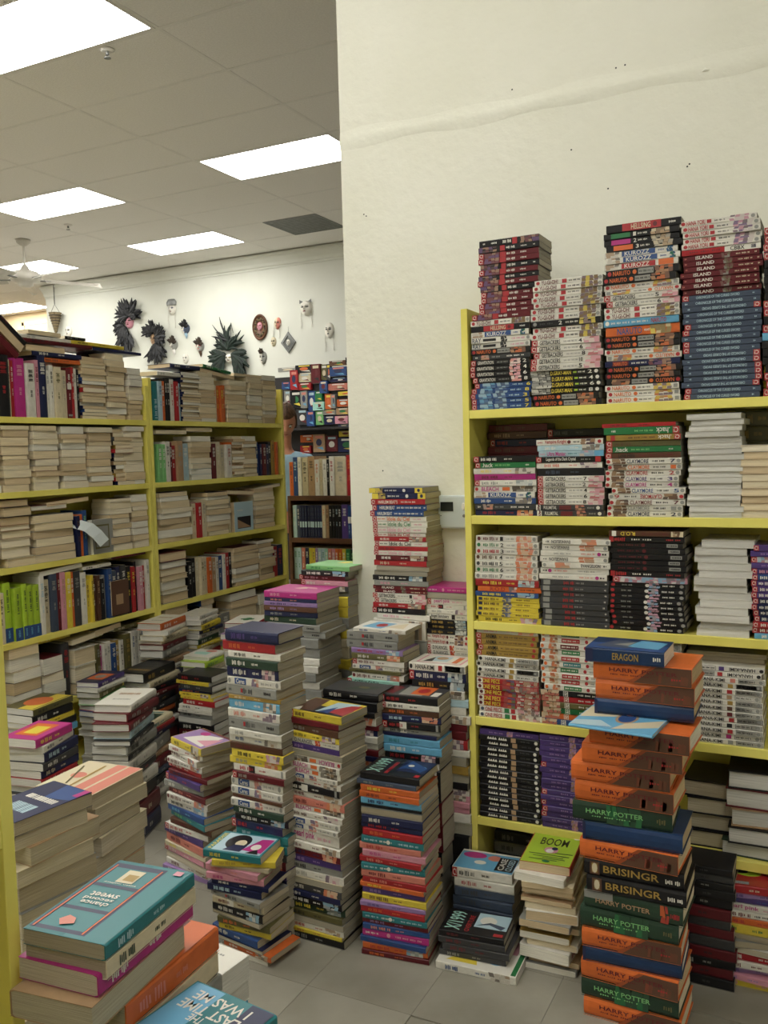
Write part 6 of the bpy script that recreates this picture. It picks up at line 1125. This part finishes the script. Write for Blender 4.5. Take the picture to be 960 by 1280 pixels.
# ------------------------------------------------------------------ the person behind the novel bookcase
def skinned(name, pts, edges, radii, mat, parent, sub=2, root=0):
    me = bpy.data.meshes.new(name); me.from_pydata(pts, edges, []); me.update()
    o = bpy.data.objects.new(name, me); COL.objects.link(o)
    mod = o.modifiers.new('s', 'SKIN'); mod.use_smooth_shade = True; mod.branch_smoothing = .6
    if not me.skin_vertices:
        bm = bmesh.new(); bm.from_mesh(me); bm.verts.layers.skin.verify(); bm.to_mesh(me); bm.free()
    for i, rd in enumerate(radii):
        me.skin_vertices[0].data[i].radius = rd if isinstance(rd, tuple) else (rd, rd); me.skin_vertices[0].data[i].use_root = (i == root)
    m2 = o.modifiers.new('d', 'SUBSURF'); m2.levels = sub; m2.render_levels = sub
    dg = bpy.context.evaluated_depsgraph_get(); dg.update()
    nm = bpy.data.meshes.new_from_object(o.evaluated_get(dg)); o.modifiers.clear(); o.data = nm; bpy.data.meshes.remove(me)
    nm.materials.clear(); nm.materials.append(mat); nm.polygons.foreach_set('use_smooth', [True] * len(nm.polygons))
    if parent: o.parent = parent
    return o
pe = empty('person', (-3.47, 5.35, 0), radians(38)); tag(pe, 'person in a pale blue shirt looking down beside the farther novel bookcase', 'person')
# local frame: person faces -y; hands hold nothing, arms bent as when leafing through books
P_ = [(0, 0, .93), (0, .01, 1.08), (0, .01, 1.24), (0, .0, 1.38), (0, -.01, 1.46), (0, -.03, 1.53), (0, -.045, 1.60),
      (-.16, .01, 1.37), (-.21, .03, 1.12), (-.15, -.16, 1.0), (-.11, -.24, 1.0), (.16, .01, 1.37), (.21, .03, 1.12), (.15, -.16, 1.0), (.11, -.24, 1.0),
      (-.09, 0, .86), (-.1, -.02, .47), (-.1, .02, .09), (-.1, -.12, .035), (.09, 0, .86), (.1, -.02, .47), (.1, .02, .09), (.1, -.12, .035)]
E_ = [(0, 1), (1, 2), (2, 3), (3, 4), (4, 5), (5, 6), (3, 7), (7, 8), (8, 9), (9, 10), (3, 11), (11, 12), (12, 13), (13, 14), (0, 15), (15, 16), (16, 17), (17, 18), (0, 19), (19, 20), (20, 21), (21, 22)]
R_ = [(.14, .1), (.12, .09), (.14, .1), (.12, .085), .05, .052, .055, .052, .042, .03, .026, .052, .042, .03, .026, .08, .055, .038, .035, .08, .055, .038, .035]
for sx in (-1, 1):       # hands: palm and five fingers
    wri = 10 if sx < 0 else 14
    b0 = len(P_); P_.append((sx * .10, -.30, .985)); E_.append((wri, b0)); R_.append((.03, .014))
    for q, (dx, ln) in enumerate(((-.028, .05), (-.01, .062), (.008, .06), (.025, .048))):
        a = len(P_); P_ += [(sx * .10 + dx, -.335, .98), (sx * .10 + dx, -.335 - ln * .6, .965), (sx * .10 + dx, -.335 - ln, .945)]; E_ += [(b0, a), (a, a + 1), (a + 1, a + 2)]; R_ += [.009, .008, .007]
    a = len(P_); P_ += [(sx * .10 - sx * .035, -.285, .985), (sx * .10 - sx * .052, -.31, .975)]; E_ += [(b0, a), (a, a + 1)]; R_ += [.010, .008]
skinned('body', P_, E_, R_, M['skin'], pe)
sh = [(0, .01, .98), (0, .01, 1.1), (0, .01, 1.25), (0, .0, 1.38), (0, -.005, 1.43), (-.165, .01, 1.37), (-.21, .03, 1.18), (.165, .01, 1.37), (.21, .03, 1.18)]
skinned('shirt', sh, [(0, 1), (1, 2), (2, 3), (3, 4), (3, 5), (5, 6), (3, 7), (7, 8)], [(.165, .12), (.15, .11), (.165, .118), (.14, .1), .072, .075, .062, .075, .062], M['shirt'], pe)
tr = [(0, 0, .95), (-.09, 0, .86), (-.1, -.02, .47), (-.1, .02, .1), (.09, 0, .86), (.1, -.02, .47), (.1, .02, .1)]
skinned('trousers', tr, [(0, 1), (1, 2), (2, 3), (0, 4), (4, 5), (5, 6)], [(.15, .11), .1, .072, .058, .1, .072, .058], M['jeans'], pe)
for sx in (-1, 1): MB().box((sx * .1 - .045, -.18, 0), (sx * .1 + .045, .07, .07), None, .02).build('shoe', M['dark'], pe, smooth=True)
# head: one sculpted surface, tilted down
hv, hf = [], []; NU, NV = 32, 26
for j in range(NV + 1):
    ph = pi * j / NV
    for i in range(NU):
        u = 2 * pi * i / NU; x, y, z = sin(ph) * cos(u), sin(ph) * sin(u), cos(ph)
        g = lambda cx, cz, rx, rz: math.exp(-((x - cx) / rx) ** 2 - ((z - cz) / rz) ** 2) if y < 0 else 0
        jaw = 1 - .32 * max(0, -z - .1) ** 1.1
        X, Y, Zz = x * .078 * jaw, y * (.098 if y > 0 else .092) * (1 - .12 * max(0, -z)), z * .122
        Y -= .030 * g(0, -.12, .13, .13) + .016 * g(0, .06, .09, .16) - .012 * g(.36, .06, .17, .1) - .012 * g(-.36, .06, .17, .1) + .006 * g(0, .28, .6, .08) + .010 * g(0, -.46, .2, .05) + .008 * g(0, -.56, .17, .04) + .012 * g(0, -.8, .25, .12)
        hv.append((X, Y, Zz))
for j in range(NV):
    for i in range(NU): hf.append((j * NU + i, j * NU + (i + 1) % NU, (j + 1) * NU + (i + 1) % NU, (j + 1) * NU + i))
hd = link('head', meshdata('head', hv, hf, None, True), pe, M['skin']); hd.location = (0, -.075, 1.64); hd.rotation_euler = (radians(34), 0, 0)
hb = MB(); rr = random.Random(9)
for j in range(15):
    ph = pi * .62 * j / 14
    for i in range(40):
        u = 2 * pi * i / 40; x, y, z = sin(ph) * cos(u), sin(ph) * sin(u), cos(ph)
        lim_front = (y < -.35 and z < .48); k = 1.10 + rr.uniform(-.02, .045)
        if lim_front: k = .9
        hb.v.append((x * .078 * k, y * .098 * k + .004, z * .122 * k + .004))
for j in range(14):
    for i in range(40): hb.f.append((j * 40 + i, j * 40 + (i + 1) % 40, (j + 1) * 40 + (i + 1) % 40, (j + 1) * 40 + i)); hb.c.append(None)
hb.build('hair', M['hair'], hd, smooth=True)
for sx in (-1, 1):
    ea = MB().lathe([(0, .006), (.009, .012), (.017, .008), (.018, 0)], n=14, sy=1.6).build('ear', M['skin'], hd, smooth=True); ea.location = (sx * .074, .008, -.005); ea.rotation_euler = (pi / 2, 0, sx * pi / 2)
    ey = MB().lathe([(0, .011), (.008, .008), (.011, 0), (.008, -.008), (0, -.011)], n=14).build('eye', M['white'], hd, smooth=True); ey.location = (sx * .029, -.078, .007)
    ir = MB().lathe([(0, .0012), (.0045, .001), (.005, 0)], n=12).build('iris', M['dark'], hd); ir.location = (sx * .029, -.0885, .004); ir.rotation_euler = (pi / 2, 0, 0)
    MB().tube([(sx * .014, -.094, .026), (sx * .03, -.094, .031), (sx * .046, -.082, .024)], [.002, .003, .0015], 5).build('eyebrow', M['hair'], hd)
MB().tube([(-.02, -.084, -.056), (0, -.094, -.054), (.02, -.084, -.056)], [.001, .0035, .001], 6).build('mouth', noisy('lip', (168, 96, 86), (150, 84, 76)), hd)
